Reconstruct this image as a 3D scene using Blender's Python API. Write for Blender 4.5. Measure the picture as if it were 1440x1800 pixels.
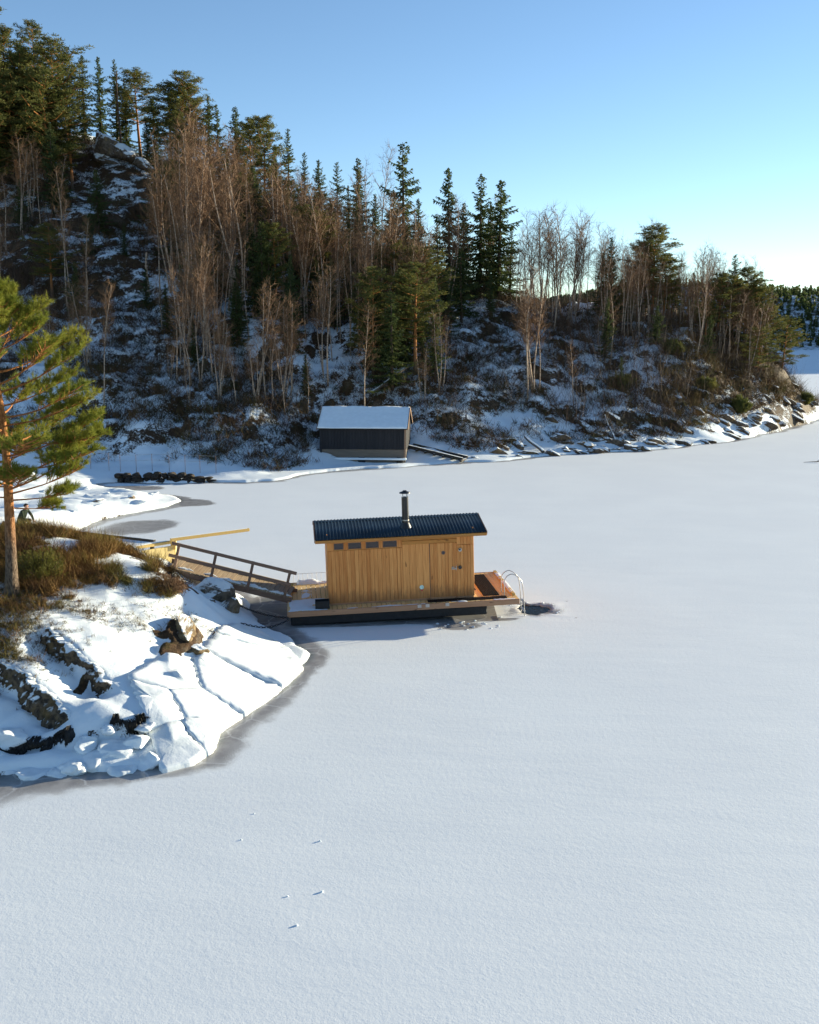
import bpy, bmesh, math, random
import numpy as np
from mathutils import Vector, Matrix, Euler

for o in list(bpy.data.objects):
    bpy.data.objects.remove(o)
SC = bpy.context.scene
COL = SC.collection
R = math.radians

# ------------------------------------------------------------------ camera
CAM_H, PITCH, FPX = 9.0, R(10.4), 1766.0          # metres, tilt down, focal length for an 1800 px high frame
cam_d = bpy.data.cameras.new('camera')
cam = bpy.data.objects.new('camera', cam_d)
COL.objects.link(cam)
cam.location = (0, 0, CAM_H)
cam.rotation_euler = (math.pi / 2 - PITCH, 0, 0)
cam_d.sensor_fit = 'VERTICAL'
cam_d.sensor_height = 36.0
cam_d.lens = 36.0 * FPX / 1800.0
cam_d.clip_start = 0.1
cam_d.clip_end = 9000
SC.camera = cam

# ------------------------------------------------------------------ sky, sun, exposure
SUN_EL, SUN_AZ = R(9.0), R(28.0)                  # azimuth measured from +X towards +Y
world = bpy.data.worlds.new('World')
SC.world = world
world.use_nodes = True
wn = world.node_tree.nodes
wn.clear()
w_out = wn.new('ShaderNodeOutputWorld')
w_bg = wn.new('ShaderNodeBackground')
w_sky = wn.new('ShaderNodeTexSky')
w_sky.sky_type = 'NISHITA'
w_sky.sun_disc = False
w_sky.sun_elevation = SUN_EL
w_sky.sun_rotation = math.pi / 2 - SUN_AZ          # the node turns clockwise from +Y
w_sky.altitude = 0
w_sky.air_density = 0.75
w_sky.dust_density = 0.0
w_sky.ozone_density = 2.1
w_bg.inputs['Strength'].default_value = 0.105
world.node_tree.links.new(w_sky.outputs[0], w_bg.inputs[0])
world.node_tree.links.new(w_bg.outputs[0], w_out.inputs[0])

sun_d = bpy.data.lights.new('sun', 'SUN')
sun = bpy.data.objects.new('sun', sun_d)
COL.objects.link(sun)
sun_d.energy = 5.0
sun_d.angle = R(0.5)
sun_d.color = (1.0, 0.90, 0.66)
sdir = Vector((math.cos(SUN_EL) * math.cos(SUN_AZ), math.cos(SUN_EL) * math.sin(SUN_AZ), math.sin(SUN_EL)))
sun.rotation_euler = sdir.to_track_quat('Z', 'Y').to_euler()
sun.location = sdir * 300

SC.view_settings.view_transform = 'Standard'
SC.view_settings.look = 'None'
SC.view_settings.gamma = 1
SC.view_settings.use_curve_mapping = False
SC.view_settings.exposure = 1.25
SC.render.engine = 'CYCLES'
SC.cycles.max_bounces = 6
SC.cycles.use_denoising = True

# ------------------------------------------------------------------ survey helpers (photo point -> place)
cp, sp = math.cos(PITCH), math.sin(PITCH)
def ray(u, v):
    a, b = (u - 720) / FPX, -(v - 900) / FPX
    return (a, cp + b * sp, -sp + b * cp)
def on_z(u, v, z=0.0):
    d = ray(u, v); t = (z - CAM_H) / d[2]
    return Vector((d[0] * t, d[1] * t, z))
def on_y(u, v, y):
    d = ray(u, v); t = y / d[1]
    return Vector((d[0] * t, y, CAM_H + d[2] * t))

# ------------------------------------------------------------------ noise
_rs = np.random.RandomState(11)
_TAB = _rs.rand(512, 512)
def vnoise(x, y):
    xi = np.floor(x).astype(int); yi = np.floor(y).astype(int)
    fx = x - xi; fy = y - yi
    fx = fx * fx * (3 - 2 * fx); fy = fy * fy * (3 - 2 * fy)
    a = _TAB[xi & 511, yi & 511]; b = _TAB[(xi + 1) & 511, yi & 511]
    c = _TAB[xi & 511, (yi + 1) & 511]; d = _TAB[(xi + 1) & 511, (yi + 1) & 511]
    return (a * (1 - fx) + b * fx) * (1 - fy) + (c * (1 - fx) + d * fx) * fy
def fbm(x, y, octs=4, gain=0.5):
    s = 0; a = 1.0; t = 0
    for i in range(octs):
        s = s + a * (vnoise(x * 2 ** i + 17.3 * i, y * 2 ** i + 5.1 * i) - 0.5); t += a; a *= gain
    return s / t * 2          # about -1 .. 1
def sstep(a, b, x):
    t = np.clip((x - a) / (b - a), 0, 1)
    return t * t * (3 - 2 * t)

# ------------------------------------------------------------------ materials
class NT:
    def __init__(self, name):
        self.m = bpy.data.materials.new(name); self.m.use_nodes = True
        self.t = self.m.node_tree; self.n = self.t.nodes
        self.b = self.n['Principled BSDF']
    def add(self, typ, **kw):
        n = self.n.new(typ)
        for k, v in kw.items():
            if k in n.inputs: self.put(n.inputs[k], v)
            else: setattr(n, k, v)
        return n
    def put(self, sock, v):
        if isinstance(v, bpy.types.NodeSocket): self.t.links.new(v, sock)
        else:
            try: sock.default_value = v
            except Exception: sock.default_value = (*v, 1)
    def math(self, op, a, b=0.0, clamp=False):
        n = self.n.new('ShaderNodeMath'); n.operation = op; n.use_clamp = clamp
        self.put(n.inputs[0], a); self.put(n.inputs[1], b); return n.outputs[0]
    def noise(self, vec, scale, detail=4, rough=0.55, dist=0.0):
        n = self.n.new('ShaderNodeTexNoise'); self.put(n.inputs['Vector'], vec)
        n.inputs['Scale'].default_value = scale; n.inputs['Detail'].default_value = detail
        n.inputs['Roughness'].default_value = rough; n.inputs['Distortion'].default_value = dist
        return n.outputs[0]
    def mix(self, f, a, b):
        n = self.n.new('ShaderNodeMix'); n.data_type = 'RGBA'
        self.put(n.inputs[0], f); self.put(n.inputs[6], a); self.put(n.inputs[7], b); return n.outputs[2]
    def ramp(self, f, lo, hi):
        n = self.n.new('ShaderNodeMapRange'); n.interpolation_type = 'SMOOTHSTEP'
        self.put(n.inputs[0], f); self.put(n.inputs[1], lo); self.put(n.inputs[2], hi); return n.outputs[0]
    def coord(self, which='Object'):
        return self.n.new('ShaderNodeTexCoord').outputs[which]
    def pos(self):
        return self.n.new('ShaderNodeNewGeometry').outputs['Position']
    def nz(self):
        g = self.n.new('ShaderNodeNewGeometry'); s = self.n.new('ShaderNodeSeparateXYZ')
        self.t.links.new(g.outputs['Normal'], s.inputs[0]); return s.outputs[2]
    def scale(self, vec, s):
        n = self.n.new('ShaderNodeMapping'); self.put(n.inputs[0], vec); n.inputs['Scale'].default_value = s
        return n.outputs[0]
    def attr(self, name, out='Fac'):
        n = self.n.new('ShaderNodeAttribute'); n.attribute_name = name; return n.outputs[out]
    def rnd(self):
        return self.n.new('ShaderNodeObjectInfo').outputs['Random']
    def bump(self, h, strength=0.3, dist=0.02):
        n = self.n.new('ShaderNodeBump'); self.put(n.inputs['Height'], h)
        n.inputs['Strength'].default_value = strength; n.inputs['Distance'].default_value = dist
        self.t.links.new(n.outputs[0], self.b.inputs['Normal'])
    def out(self, col, rough=0.7, spec=0.3, metal=0.0):
        self.put(self.b.inputs['Base Color'], col); self.put(self.b.inputs['Roughness'], rough)
        self.put(self.b.inputs['Specular IOR Level'], spec); self.put(self.b.inputs['Metallic'], metal)
        return self.m

SNOW = (0.80, 0.845, 0.865)
def simple(name, col, rough=0.6, spec=0.3, metal=0.0, var=0.25, sc=6.0):
    t = NT(name); n = t.noise(t.coord(), sc, 4)
    c0 = tuple(c * (1 - var) for c in col); c1 = tuple(min(1, c * (1 + var)) for c in col)
    return t.out(t.mix(t.ramp(n, 0.3, 0.7), c0, c1), rough, spec, metal)

def wood(name, light, dark, axis='Z', rough=0.65, knots=True, obj_var=0.45, stain=False):
    t = NT(name); co = t.coord()
    s = {'X': (1.2, 22, 22), 'Y': (22, 1.2, 22), 'Z': (22, 22, 1.2)}[axis]
    v = t.n.new('ShaderNodeVectorMath'); v.operation = 'ADD'; t.put(v.inputs[0], co)
    r = t.rnd(); c3 = t.n.new('ShaderNodeCombineXYZ')
    for i in range(3): t.put(c3.inputs[i], t.math('MULTIPLY', r, 37.0 + 11 * i))
    t.put(v.inputs[1], c3.outputs[0])
    g = t.noise(t.scale(v.outputs[0], s), 1.0, 5, 0.6, 0.4)
    f = t.math('ADD', t.math('MULTIPLY', t.ramp(g, 0.3, 0.72), 0.6), t.math('MULTIPLY', r, obj_var))
    col = t.mix(f, light, dark)
    if knots:
        k = t.noise(t.scale(v.outputs[0], tuple(0.35 * q if q > 10 else 2.2 * q for q in s)), 1.0, 1)
        col = t.mix(t.math('MULTIPLY', t.ramp(k, 0.70, 0.78), 0.7), col, tuple(c * 0.35 for c in dark))
    if stain:                                            # splash marks creeping up from the deck, with ragged edges
        sz = t.n.new('ShaderNodeSeparateXYZ'); t.put(sz.inputs[0], co)
        sn = t.noise(t.scale(v.outputs[0], (6, 6, 2.0)), 1.0, 4, 0.65)
        sf = t.ramp(t.math('SUBTRACT', t.math('ADD', sz.outputs[2], 0.0), t.math('MULTIPLY', sn, 0.9)), 0.10, -0.35)
        col = t.mix(t.math('MULTIPLY', sf, 0.6), col, (0.16, 0.085, 0.04))
    t.bump(g, 0.25, 0.004)
    return t.out(col, rough, 0.25)

def snowy(name, under, under2, thr=0.55, soft=0.10, nsc=5.0, rough=0.75, bump=0.5, amp=0.5, usc=7.0, bdist=0.03):
    """rock or wood with snow lying on what faces up"""
    t = NT(name); p = t.pos()
    n1 = t.noise(p, nsc, 6, 0.62); n2 = t.noise(p, usc, 5, 0.65); n3 = t.noise(p, usc * 0.3, 3)
    u = t.mix(t.ramp(n2, 0.35, 0.65), under, under2)
    u = t.mix(t.math('MULTIPLY', t.ramp(n3, 0.52, 0.7), 0.6), u, (under2[0] * 1.2, under2[1] * 1.05, under2[2] * 0.55))
    f = t.math('ADD', t.nz(), t.math('MULTIPLY', t.math('SUBTRACT', n1, 0.5), amp))
    m = t.ramp(f, thr - soft, thr + soft)
    t.bump(n2, bump, bdist)
    return t.out(t.mix(m, u, SNOW), rough, 0.2)

M = {}
M['cabin_wood'] = wood('honey_cladding', (0.80, 0.365, 0.115), (0.50, 0.18, 0.045), obj_var=0.6, stain=True)
M['trim_wood'] = wood('trim_wood', (0.58, 0.27, 0.07), (0.40, 0.16, 0.04), 'X')
M['fascia_wood'] = wood('fascia_timber', (0.46, 0.26, 0.15), (0.33, 0.17, 0.095), 'X')
M['deck_wood'] = wood('deck_timber', (0.88, 0.62, 0.28), (0.70, 0.45, 0.18), 'Y', knots=False)
M['gang_wood'] = wood('weathered_gangway_plank', (0.36, 0.27, 0.17), (0.23, 0.155, 0.095), 'Y')
M['rail_wood'] = wood('weathered_rail_timber', (0.27, 0.165, 0.115), (0.17, 0.10, 0.07), 'X', knots=False)
M['fresh_wood'] = wood('fresh_pale_timber', (0.62, 0.44, 0.16), (0.50, 0.33, 0.11), 'X', knots=False)
M['roof_metal'] = simple('petrol_blue_sheet', (0.012, 0.028, 0.043), 0.5, 0.4, 0.0, 0.35, 1.5)
M['black_metal'] = simple('black_stove_pipe', (0.016, 0.015, 0.016), 0.38, 0.5)
M['steel'] = simple('stainless_steel', (0.42, 0.41, 0.40), 0.45, 0.5, 1.0, 0.1)
M['pontoon'] = simple('black_pontoon', (0.014, 0.015, 0.017), 0.6)
M['rubber'] = simple('dark_rubber_mat', (0.028, 0.022, 0.018), 0.9, 0.1, 0, 0.5, 30)
M['window_glass'] = simple('dark_window_glass', (0.045, 0.035, 0.038), 0.12, 0.5, 0, 0.15)
M['white_plate'] = simple('mint_plate', (0.55, 0.75, 0.68), 0.5)
M['red_plate'] = simple('red_plate', (0.5, 0.06, 0.05), 0.5)
M['snow_part'] = simple('lying_snow', SNOW, 0.8, 0.1, 0, 0.03, 4)
M['tar_wood'] = wood('tarred_boathouse_board', (0.034, 0.032, 0.034), (0.018, 0.017, 0.019), 'Z', 0.8, False)
M['foundation'] = wood('weathered_sill_boards', (0.19, 0.155, 0.12), (0.11, 0.088, 0.07), 'X', 0.85, False)
M['barge'] = wood('barge_board_wood', (0.34, 0.22, 0.14), (0.25, 0.15, 0.10), 'Y', 0.8, False)
M['concrete'] = simple('pale_formwork_panel', (0.58, 0.46, 0.22), 0.85, 0.1, 0, 0.12, 5)
M['rock_brown'] = snowy('brown_gneiss', (0.105, 0.072, 0.040), (0.255, 0.180, 0.095), 0.86, 0.06, 4.0, 0.85, 1.0, 0.35, 9.0)
M['rock_snow'] = snowy('snowy_gneiss', (0.085, 0.066, 0.050), (0.20, 0.155, 0.115), 0.45, 0.12, 3.0, 0.85, 1.0, 1.0, 6.0)
M['rock_crag'] = snowy('snow_capped_crag', (0.085, 0.066, 0.050), (0.20, 0.155, 0.115), 0.25, 0.12, 1.2, 0.85, 1.0, 1.3, 6.0)
M['rock_quay'] = snowy('dark_quay_stone', (0.020, 0.017, 0.015), (0.06, 0.048, 0.038), 1.12, 0.06, 3.0, 0.8, 1.0, 0.6, 8.0)
M['rock_shore'] = snowy('streaked_shore_gneiss', (0.060, 0.044, 0.032), (0.17, 0.12, 0.080), 0.66, 0.10, 4.0, 0.85, 1.0, 1.0, 6.0)
M['rock_ledge'] = snowy('ledge_gneiss', (0.040, 0.031, 0.024), (0.15, 0.108, 0.068), 0.66, 0.10, 4.0, 0.85, 1.0, 0.9, 8.0)
M['rock_black'] = snowy('wet_black_rock', (0.010, 0.010, 0.011), (0.032, 0.027, 0.023), 0.96, 0.03, 3.0, 0.5, 1.0, 0.2, 8.0)
M['log_snow'] = snowy('snow_dusted_log', (0.10, 0.075, 0.055), (0.18, 0.14, 0.11), 0.55, 0.2, 6.0)
M['timber_snow'] = snowy('snow_dusted_dark_timber', (0.030, 0.026, 0.024), (0.06, 0.05, 0.042), 0.75, 0.12, 3.0)

def ice_lump_mat():
    t = NT('milky_shore_ice'); p = t.pos()
    n = t.noise(p, 1.6, 5, 0.6); n2 = t.noise(p, 22.0, 4, 0.6)
    col = t.mix(t.ramp(n, 0.38, 0.70), (0.82, 0.855, 0.87), (0.68, 0.73, 0.75))
    h = t.math('ADD', t.math('MULTIPLY', n, 1.0), t.math('MULTIPLY', n2, 0.12))
    t.bump(h, 0.5, 0.06)
    t.b.inputs['Subsurface Weight'].default_value = 0.0
    return t.out(col, 0.42, 0.3)
M['shore_ice'] = ice_lump_mat()

def terrain_mat():
    t = NT('snowy_hillside'); p = t.pos()
    n0 = t.noise(p, 0.35, 4, 0.6); n1 = t.noise(p, 1.9, 6, 0.68); n2 = t.noise(p, 8.0, 6, 0.7); n3 = t.noise(p, 30.0, 3, 0.6)
    a = t.attr('snow'); near = t.attr('near')
    f = t.math('ADD', a, t.math('MULTIPLY', t.math('SUBTRACT', n1, 0.5), 1.3))
    f = t.math('ADD', f, t.math('MULTIPLY', t.math('SUBTRACT', n2, 0.5), 1.15))
    f = t.math('ADD', f, t.math('MULTIPLY', t.math('SUBTRACT', n0, 0.5), 1.5))
    f = t.math('ADD', f, t.math('MULTIPLY', t.math('SUBTRACT', n3, 0.5), 0.6))
    f = t.math('ADD', f, t.math('MULTIPLY', t.math('SUBTRACT', t.nz(), 0.80), 2.3))
    m = t.ramp(f, 0.42, 0.58)
    rock = t.mix(t.ramp(n2, 0.35, 0.65), (0.06, 0.046, 0.034), (0.185, 0.135, 0.085))
    heath = t.mix(t.ramp(n2, 0.35, 0.7), (0.040, 0.022, 0.013), (0.105, 0.062, 0.030))
    heath = t.mix(t.math('MULTIPLY', t.ramp(n1, 0.5, 0.7), 0.7), heath, (0.075, 0.070, 0.022))
    und = t.mix(t.math('MAXIMUM', t.ramp(t.nz(), 0.72, 0.55), 0.0), heath, rock)
    h = t.math('ADD', t.math('MULTIPLY', n2, t.math('SUBTRACT', 1.28, m)), t.math('MULTIPLY', n3, 0.16))
    t.bump(h, 0.7, 0.06)
    return t.out(t.mix(m, und, SNOW), 0.8, 0.15)
M['terrain'] = terrain_mat()

def ice_mat():
    t = NT('snow_covered_ice'); p = t.pos()
    n1 = t.noise(p, 0.25, 3, 0.5); n2 = t.noise(p, 9.0, 4, 0.6); n3 = t.noise(p, 26.0, 3, 0.6); n4 = t.noise(p, 60.0, 3, 0.7)
    nw = t.noise(p, 2.2, 5, 0.7)
    w = t.attr('wet')
    f = t.math('ADD', w, t.math('MULTIPLY', t.math('SUBTRACT', n4, 0.5), 0.9))
    f = t.math('ADD', f, t.math('MULTIPLY', t.math('SUBTRACT', nw, 0.5), 0.45))
    wet = t.ramp(f, 0.40, 0.62)
    deep = t.ramp(t.math('ADD', w, t.math('MULTIPLY', t.math('SUBTRACT', nw, 0.5), 0.3)), 0.78, 1.0)
    snow = t.mix(t.ramp(n1, 0.35, 0.7), (0.79, 0.815, 0.83), (0.82, 0.845, 0.855))
    snow = t.mix(t.math('MULTIPLY', t.ramp(n4, 0.5, 0.75), 0.18), snow, (0.70, 0.72, 0.76))
    grey = t.mix(t.ramp(nw, 0.35, 0.65), (0.25, 0.235, 0.23), (0.38, 0.365, 0.355))
    dark = t.mix(t.ramp(nw, 0.4, 0.6), (0.10, 0.115, 0.12), (0.19, 0.20, 0.20))
    vo = t.n.new('ShaderNodeTexVoronoi'); vo.feature = 'DISTANCE_TO_EDGE'; vo.inputs['Scale'].default_value = 0.8
    wv = t.n.new('ShaderNodeVectorMath'); wv.operation = 'ADD'; t.put(wv.inputs[0], p)
    cz = t.n.new('ShaderNodeCombineXYZ'); t.put(cz.inputs[0], t.math('MULTIPLY', nw, 0.5)); t.put(cz.inputs[1], t.math('MULTIPLY', n1, 0.5)); t.put(wv.inputs[1], cz.outputs[0])
    t.put(vo.inputs['Vector'], wv.outputs[0])
    crack = t.math('MULTIPLY', t.ramp(vo.outputs['Distance'], 0.022, 0.006), 0.55)
    col = t.mix(wet, snow, t.mix(crack, t.mix(deep, grey, dark), (0.58, 0.58, 0.58)))
    h = t.math('ADD', t.math('MULTIPLY', n2, 1.0), t.math('MULTIPLY', n3, 0.65))
    h = t.math('ADD', h, t.math('MULTIPLY', n4, 0.25))
    nd = t.noise(t.scale(p, (0.5, 1.3, 1.0)), 0.9, 3, 0.5)
    h = t.math('ADD', h, t.math('MULTIPLY', nd, 2.6))
    h = t.math('MULTIPLY', h, t.math('SUBTRACT', 1.0, t.math('MULTIPLY', wet, 0.85)))
    t.bump(h, 0.13, 0.035)
    rough = t.math('SUBTRACT', 0.75, t.math('MULTIPLY', wet, 0.42))
    return t.out(col, rough, 0.25)
M['ice'] = ice_mat()

def water_mat():
    t = NT('dark_water'); n = t.noise(t.pos(), 9.0, 3); t.bump(n, 0.5, 0.04)
    return t.out((0.010, 0.014, 0.013), 0.10, 0.12)
M['water'] = water_mat()

def tint_mat(name, rough=0.8, transl=0.0):
    t = NT(name); a = t.attr('tint', 'Color')
    return t.out(a, rough, 0.15)
M['tint'] = tint_mat('brushwood')

def foliage(name, a, b, sc=1.2, rough=0.7, thin=0.4):
    t = NT(name); n = t.noise(t.coord(), sc, 4, 0.6)
    f = t.math('ADD', t.math('MULTIPLY', t.ramp(n, 0.3, 0.7), 0.75), t.math('MULTIPLY', t.rnd(), 0.25))
    col = t.mix(f, a, b)
    m = t.out(col, rough, 0.2)
    if thin:                                            # needles let some light through
        tr = t.n.new('ShaderNodeBsdfTranslucent'); t.put(tr.inputs[0], col)
        mx = t.n.new('ShaderNodeMixShader'); mx.inputs[0].default_value = thin
        t.t.links.new(t.b.outputs[0], mx.inputs[1]); t.t.links.new(tr.outputs[0], mx.inputs[2])
        t.t.links.new(mx.outputs[0], t.n['Material Output'].inputs[0])
    return m
M['spruce'] = foliage('spruce_needles', (0.036, 0.060, 0.022), (0.092, 0.110, 0.032))
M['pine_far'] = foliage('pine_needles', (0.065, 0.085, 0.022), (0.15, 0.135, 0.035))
M['pine_near'] = foliage('yellow_green_pine_needles', (0.13, 0.165, 0.022), (0.30, 0.275, 0.04), 1.0)  # brighter and yellower needle colour than the distant pines
M['juniper'] = foliage('juniper_needles', (0.085, 0.090, 0.018), (0.17, 0.15, 0.03), 3.0)
M['twig'] = foliage('birch_twigs', (0.145, 0.078, 0.042), (0.26, 0.150, 0.078), 0.6, thin=0.0)
M['bark_dark'] = simple('spruce_bark', (0.085, 0.060, 0.045), 0.9, 0.1, 0, 0.35, 5)
def birch_bark():
    t = NT('birch_bark'); co = t.coord()
    n = t.noise(t.scale(co, (3, 3, 9)), 1.0, 4, 0.6)
    return t.out(t.mix(t.ramp(n, 0.48, 0.66), (0.40, 0.30, 0.22), (0.12, 0.085, 0.062)), 0.8, 0.15)
M['bark_birch'] = birch_bark()
def pine_bark():
    t = NT('scots_pine_bark'); co = t.coord()
    s = t.n.new('ShaderNodeSeparateXYZ'); t.put(s.inputs[0], co)
    n = t.noise(t.scale(co, (9, 9, 3.5)), 1.0, 5, 0.65); n2 = t.noise(t.scale(co, (26, 26, 9)), 1.0, 4, 0.6)
    k = t.ramp(t.math('ADD', s.outputs[2], t.math('MULTIPLY', n, 1.6)), 1.6, 3.6)
    low = t.mix(t.ramp(n2, 0.35, 0.65), (0.075, 0.052, 0.038), (0.20, 0.145, 0.10))
    up = t.mix(t.ramp(n2, 0.35, 0.65), (0.24, 0.095, 0.032), (0.46, 0.20, 0.07))
    t.bump(n2, 1.0, 0.06)
    return t.out(t.mix(k, low, up), 0.85, 0.1)
M['bark_pine'] = pine_bark()

# ------------------------------------------------------------------ mesh helpers
def np_mesh(name, V, Q=None, T=None, mat=None, smooth=False):
    V = np.asarray(V, dtype=np.float32).reshape(-1, 3)
    loops, starts, tot = [], [], 0
    if Q is not None and len(Q):
        Q = np.asarray(Q, dtype=np.int32).reshape(-1, 4)
        loops.append(Q.ravel()); starts.append(np.arange(len(Q)) * 4); tot = len(Q) * 4
    if T is not None and len(T):
        T = np.asarray(T, dtype=np.int32).reshape(-1, 3)
        loops.append(T.ravel()); starts.append(tot + np.arange(len(T)) * 3)
    loops = np.concatenate(loops); starts = np.concatenate(starts)
    me = bpy.data.meshes.new(name)
    me.vertices.add(len(V)); me.vertices.foreach_set('co', V.ravel())
    me.loops.add(len(loops)); me.loops.foreach_set('vertex_index', loops.astype(np.int32))
    me.polygons.add(len(starts)); me.polygons.foreach_set('loop_start', starts.astype(np.int32))
    me.update(calc_edges=True); me.validate()
    if mat: me.materials.append(mat)
    if smooth: me.polygons.foreach_set('use_smooth', np.ones(len(me.polygons), dtype=bool))
    return me
def fattr(me, name, vals):
    a = me.attributes.new(name, 'FLOAT', 'POINT'); a.data.foreach_set('value', np.asarray(vals, dtype=np.float32))
def cattr(me, name, rgb):
    a = me.attributes.new(name, 'FLOAT_COLOR', 'POINT')
    c = np.ones((len(rgb), 4), dtype=np.float32); c[:, :3] = rgb; a.data.foreach_set('color', c.ravel())
def link(name, me, parent=None):
    o = bpy.data.objects.new(name, me); COL.objects.link(o)
    if parent is not None: o.parent = parent
    return o
def tag(o, label, cat, group=None):
    o['label'] = label; o['category'] = cat
    if group: o['group'] = group
    return o
def empty(name, loc, rz=0.0, rot=None):
    o = bpy.data.objects.new(name, None); COL.objects.link(o); o.location = loc
    o.rotation_euler = rot if rot else (0, 0, rz); o.empty_display_size = 0.3
    return o
def kind(o, k):
    o['kind'] = k; return o

class MB:
    """collects boxes, tubes and plates into one mesh"""
    def __init__(s): s.V = []; s.F = []
    def box(s, c, d, rot=None, bev=0.0):
        c = Vector(c); h = [q / 2 for q in d]; b0 = len(s.V)
        for z in (-1, 1):
            for y in (-1, 1):
                for x in (-1, 1):
                    p = Vector((x * h[0], y * h[1], z * h[2]))
                    if rot is not None: p = rot @ p
                    s.V.append(tuple(c + p))
        for f in ((0, 2, 3, 1), (4, 5, 7, 6), (0, 1, 5, 4), (2, 6, 7, 3), (0, 4, 6, 2), (1, 3, 7, 5)):
            s.F.append(tuple(b0 + i for i in f))
        return s
    def beam(s, a, b, w, h, up=(0, 0, 1)):
        a, b = Vector(a), Vector(b); x = (b - a).normalized(); y = Vector(up).cross(x).normalized(); z = x.cross(y)
        rot = Matrix((x, y, z)).transposed()
        return s.box((a + b) / 2, ((b - a).length, w, h), rot)
    def tube(s, pts, rad, n=8, cap=True):
        pts = [Vector(p) for p in pts]
        if not hasattr(rad, '__len__'): rad = [rad] * len(pts)
        b0 = len(s.V); prev = None
        for i, p in enumerate(pts):
            d = (pts[min(i + 1, len(pts) - 1)] - pts[max(i - 1, 0)]).normalized()
            if prev is None:
                a = d.cross(Vector((0, 0, 1)) if abs(d.z) < 0.9 else Vector((1, 0, 0))).normalized()
            else:
                a = (prev - d * prev.dot(d)).normalized()
            prev = a; b = d.cross(a)
            for k in range(n):
                t = 2 * math.pi * k / n
                s.V.append(tuple(p + (a * math.cos(t) + b * math.sin(t)) * rad[i]))
        for i in range(len(pts) - 1):
            for k in range(n):
                q = b0 + i * n; s.F.append((q + k, q + (k + 1) % n, q + n + (k + 1) % n, q + n + k))
        if cap:
            s.F.append(tuple(b0 + k for k in reversed(range(n))))
            q = b0 + (len(pts) - 1) * n; s.F.append(tuple(q + k for k in range(n)))
        return s
    def mesh(s, name, mat, smooth=False, bevel=0.0):
        me = bpy.data.meshes.new(name); me.from_pydata(s.V, [], s.F); me.update()
        bm = bmesh.new(); bm.from_mesh(me)
        bmesh.ops.recalc_face_normals(bm, faces=bm.faces)
        if bevel > 0:
            bmesh.ops.bevel(bm, geom=list(bm.edges), offset=bevel, segments=1, affect='EDGES')
        bm.to_mesh(me); bm.free()
        me.materials.append(mat)
        if smooth:
            me.polygons.foreach_set('use_smooth', np.ones(len(me.polygons), dtype=bool))
            try: me.set_sharp_from_angle(angle=R(40))
            except Exception: pass
        return me
    def build(s, name, mat, parent=None, smooth=False, bevel=0.0):
        return link(name, s.mesh(name, mat, smooth, bevel), parent)

# ------------------------------------------------------------------ land: coastline and heights
def P2(*uv): return [tuple(on_z(u, v)[:2]) for u, v in uv]
COAST = [(-60, 9.0), (-30, 16.0), (-14, 18.6)] + P2((-120, 1372), (0, 1362), (100, 1356), (200, 1356), (290, 1346), (350, 1328), (382, 1300),
        (392, 1276), (430, 1252), (490, 1208), (538, 1168), (545, 1150), (520, 1128), (480, 1106), (452, 1085), (436, 1064), (410, 1044))
COAST += [(-7.3, 34.2), (-9.0, 37.0), (-11.5, 39.0), (-14.2, 41.0)]
COAST += P2((120, 938), (160, 922), (205, 908), (260, 899), (300, 889), (318, 880), (300, 873), (255, 868), (205, 862), (165, 855),
        (175, 850), (212, 848), (300, 849), (365, 848), (430, 848), (478, 845), (530, 836), (580, 830), (640, 826), (700, 822), (760, 818), (820, 813), (900, 808),
        (980, 801), (1060, 797), (1130, 793), (1190, 787), (1250, 779), (1300, 772), (1350, 763), (1400, 750), (1440, 739), (1468, 729))
COAST += [(46, 112), (36, 124), (0, 155), (-60, 215), (-170, 225), (-170, 9)]
COAST = np.array(COAST)

def shore_dist(x, y):
    """signed distance to the coastline, positive on land"""
    best = np.full(x.shape, 1e9); inside = np.zeros(x.shape, dtype=bool)
    n = len(COAST)
    for i in range(n):
        ax, ay = COAST[i]; bx, by = COAST[(i + 1) % n]
        dx, dy = bx - ax, by - ay
        t = np.clip(((x - ax) * dx + (y - ay) * dy) / (dx * dx + dy * dy), 0, 1)
        best = np.minimum(best, (x - ax - t * dx) ** 2 + (y - ay - t * dy) ** 2)
        c = ((ay > y) != (by > y))
        if dy != 0: inside ^= c & (x < dx * (y - ay) / dy + ax)
    return np.where(inside, 1, -1) * np.sqrt(best)

CTRL = []
def c_y(u, v, y): CTRL.append(tuple(on_y(u, v, y)))
def c_w(x, y, z): CTRL.append((x, y, z))
# hillside, column by column
for u, rows in {
    -350: ((820, 62), (500, 90), (280, 110), (150, 130)),
    -120: ((812, 62), (500, 88), (290, 106), (180, 126)),
    60: ((806, 62), (690, 70), (500, 88), (330, 104), (240, 118)),
    220: ((812, 62), (700, 70), (560, 82), (420, 96), (275, 113)),
    340: ((815, 62), (720, 69), (600, 79), (440, 96), (310, 113)),
    460: ((812, 63.5), (730, 69), (600, 80), (450, 97), (370, 110)),
    600: ((783, 71), (720, 74), (640, 78), (520, 93), (440, 105)),
    750: ((790, 69), (730, 74), (650, 80), (550, 93), (498, 102)),
    900: ((785, 72), (730, 77), (650, 83), (555, 95), (525, 100)),
    1050: ((778, 75), (730, 79), (650, 86), (575, 95), (548, 99)),
    1200: ((770, 79), (730, 82), (670, 87), (590, 95), (566, 100)),
    1300: ((755, 84), (730, 86), (690, 90), (620, 97), (596, 101)),
    1380: ((742, 91), (715, 94), (690, 97), (652, 101)),
    1425: ((735, 98), (720, 100.5)),
}.items():
    for v, y in rows: c_y(u, v, y)
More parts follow.
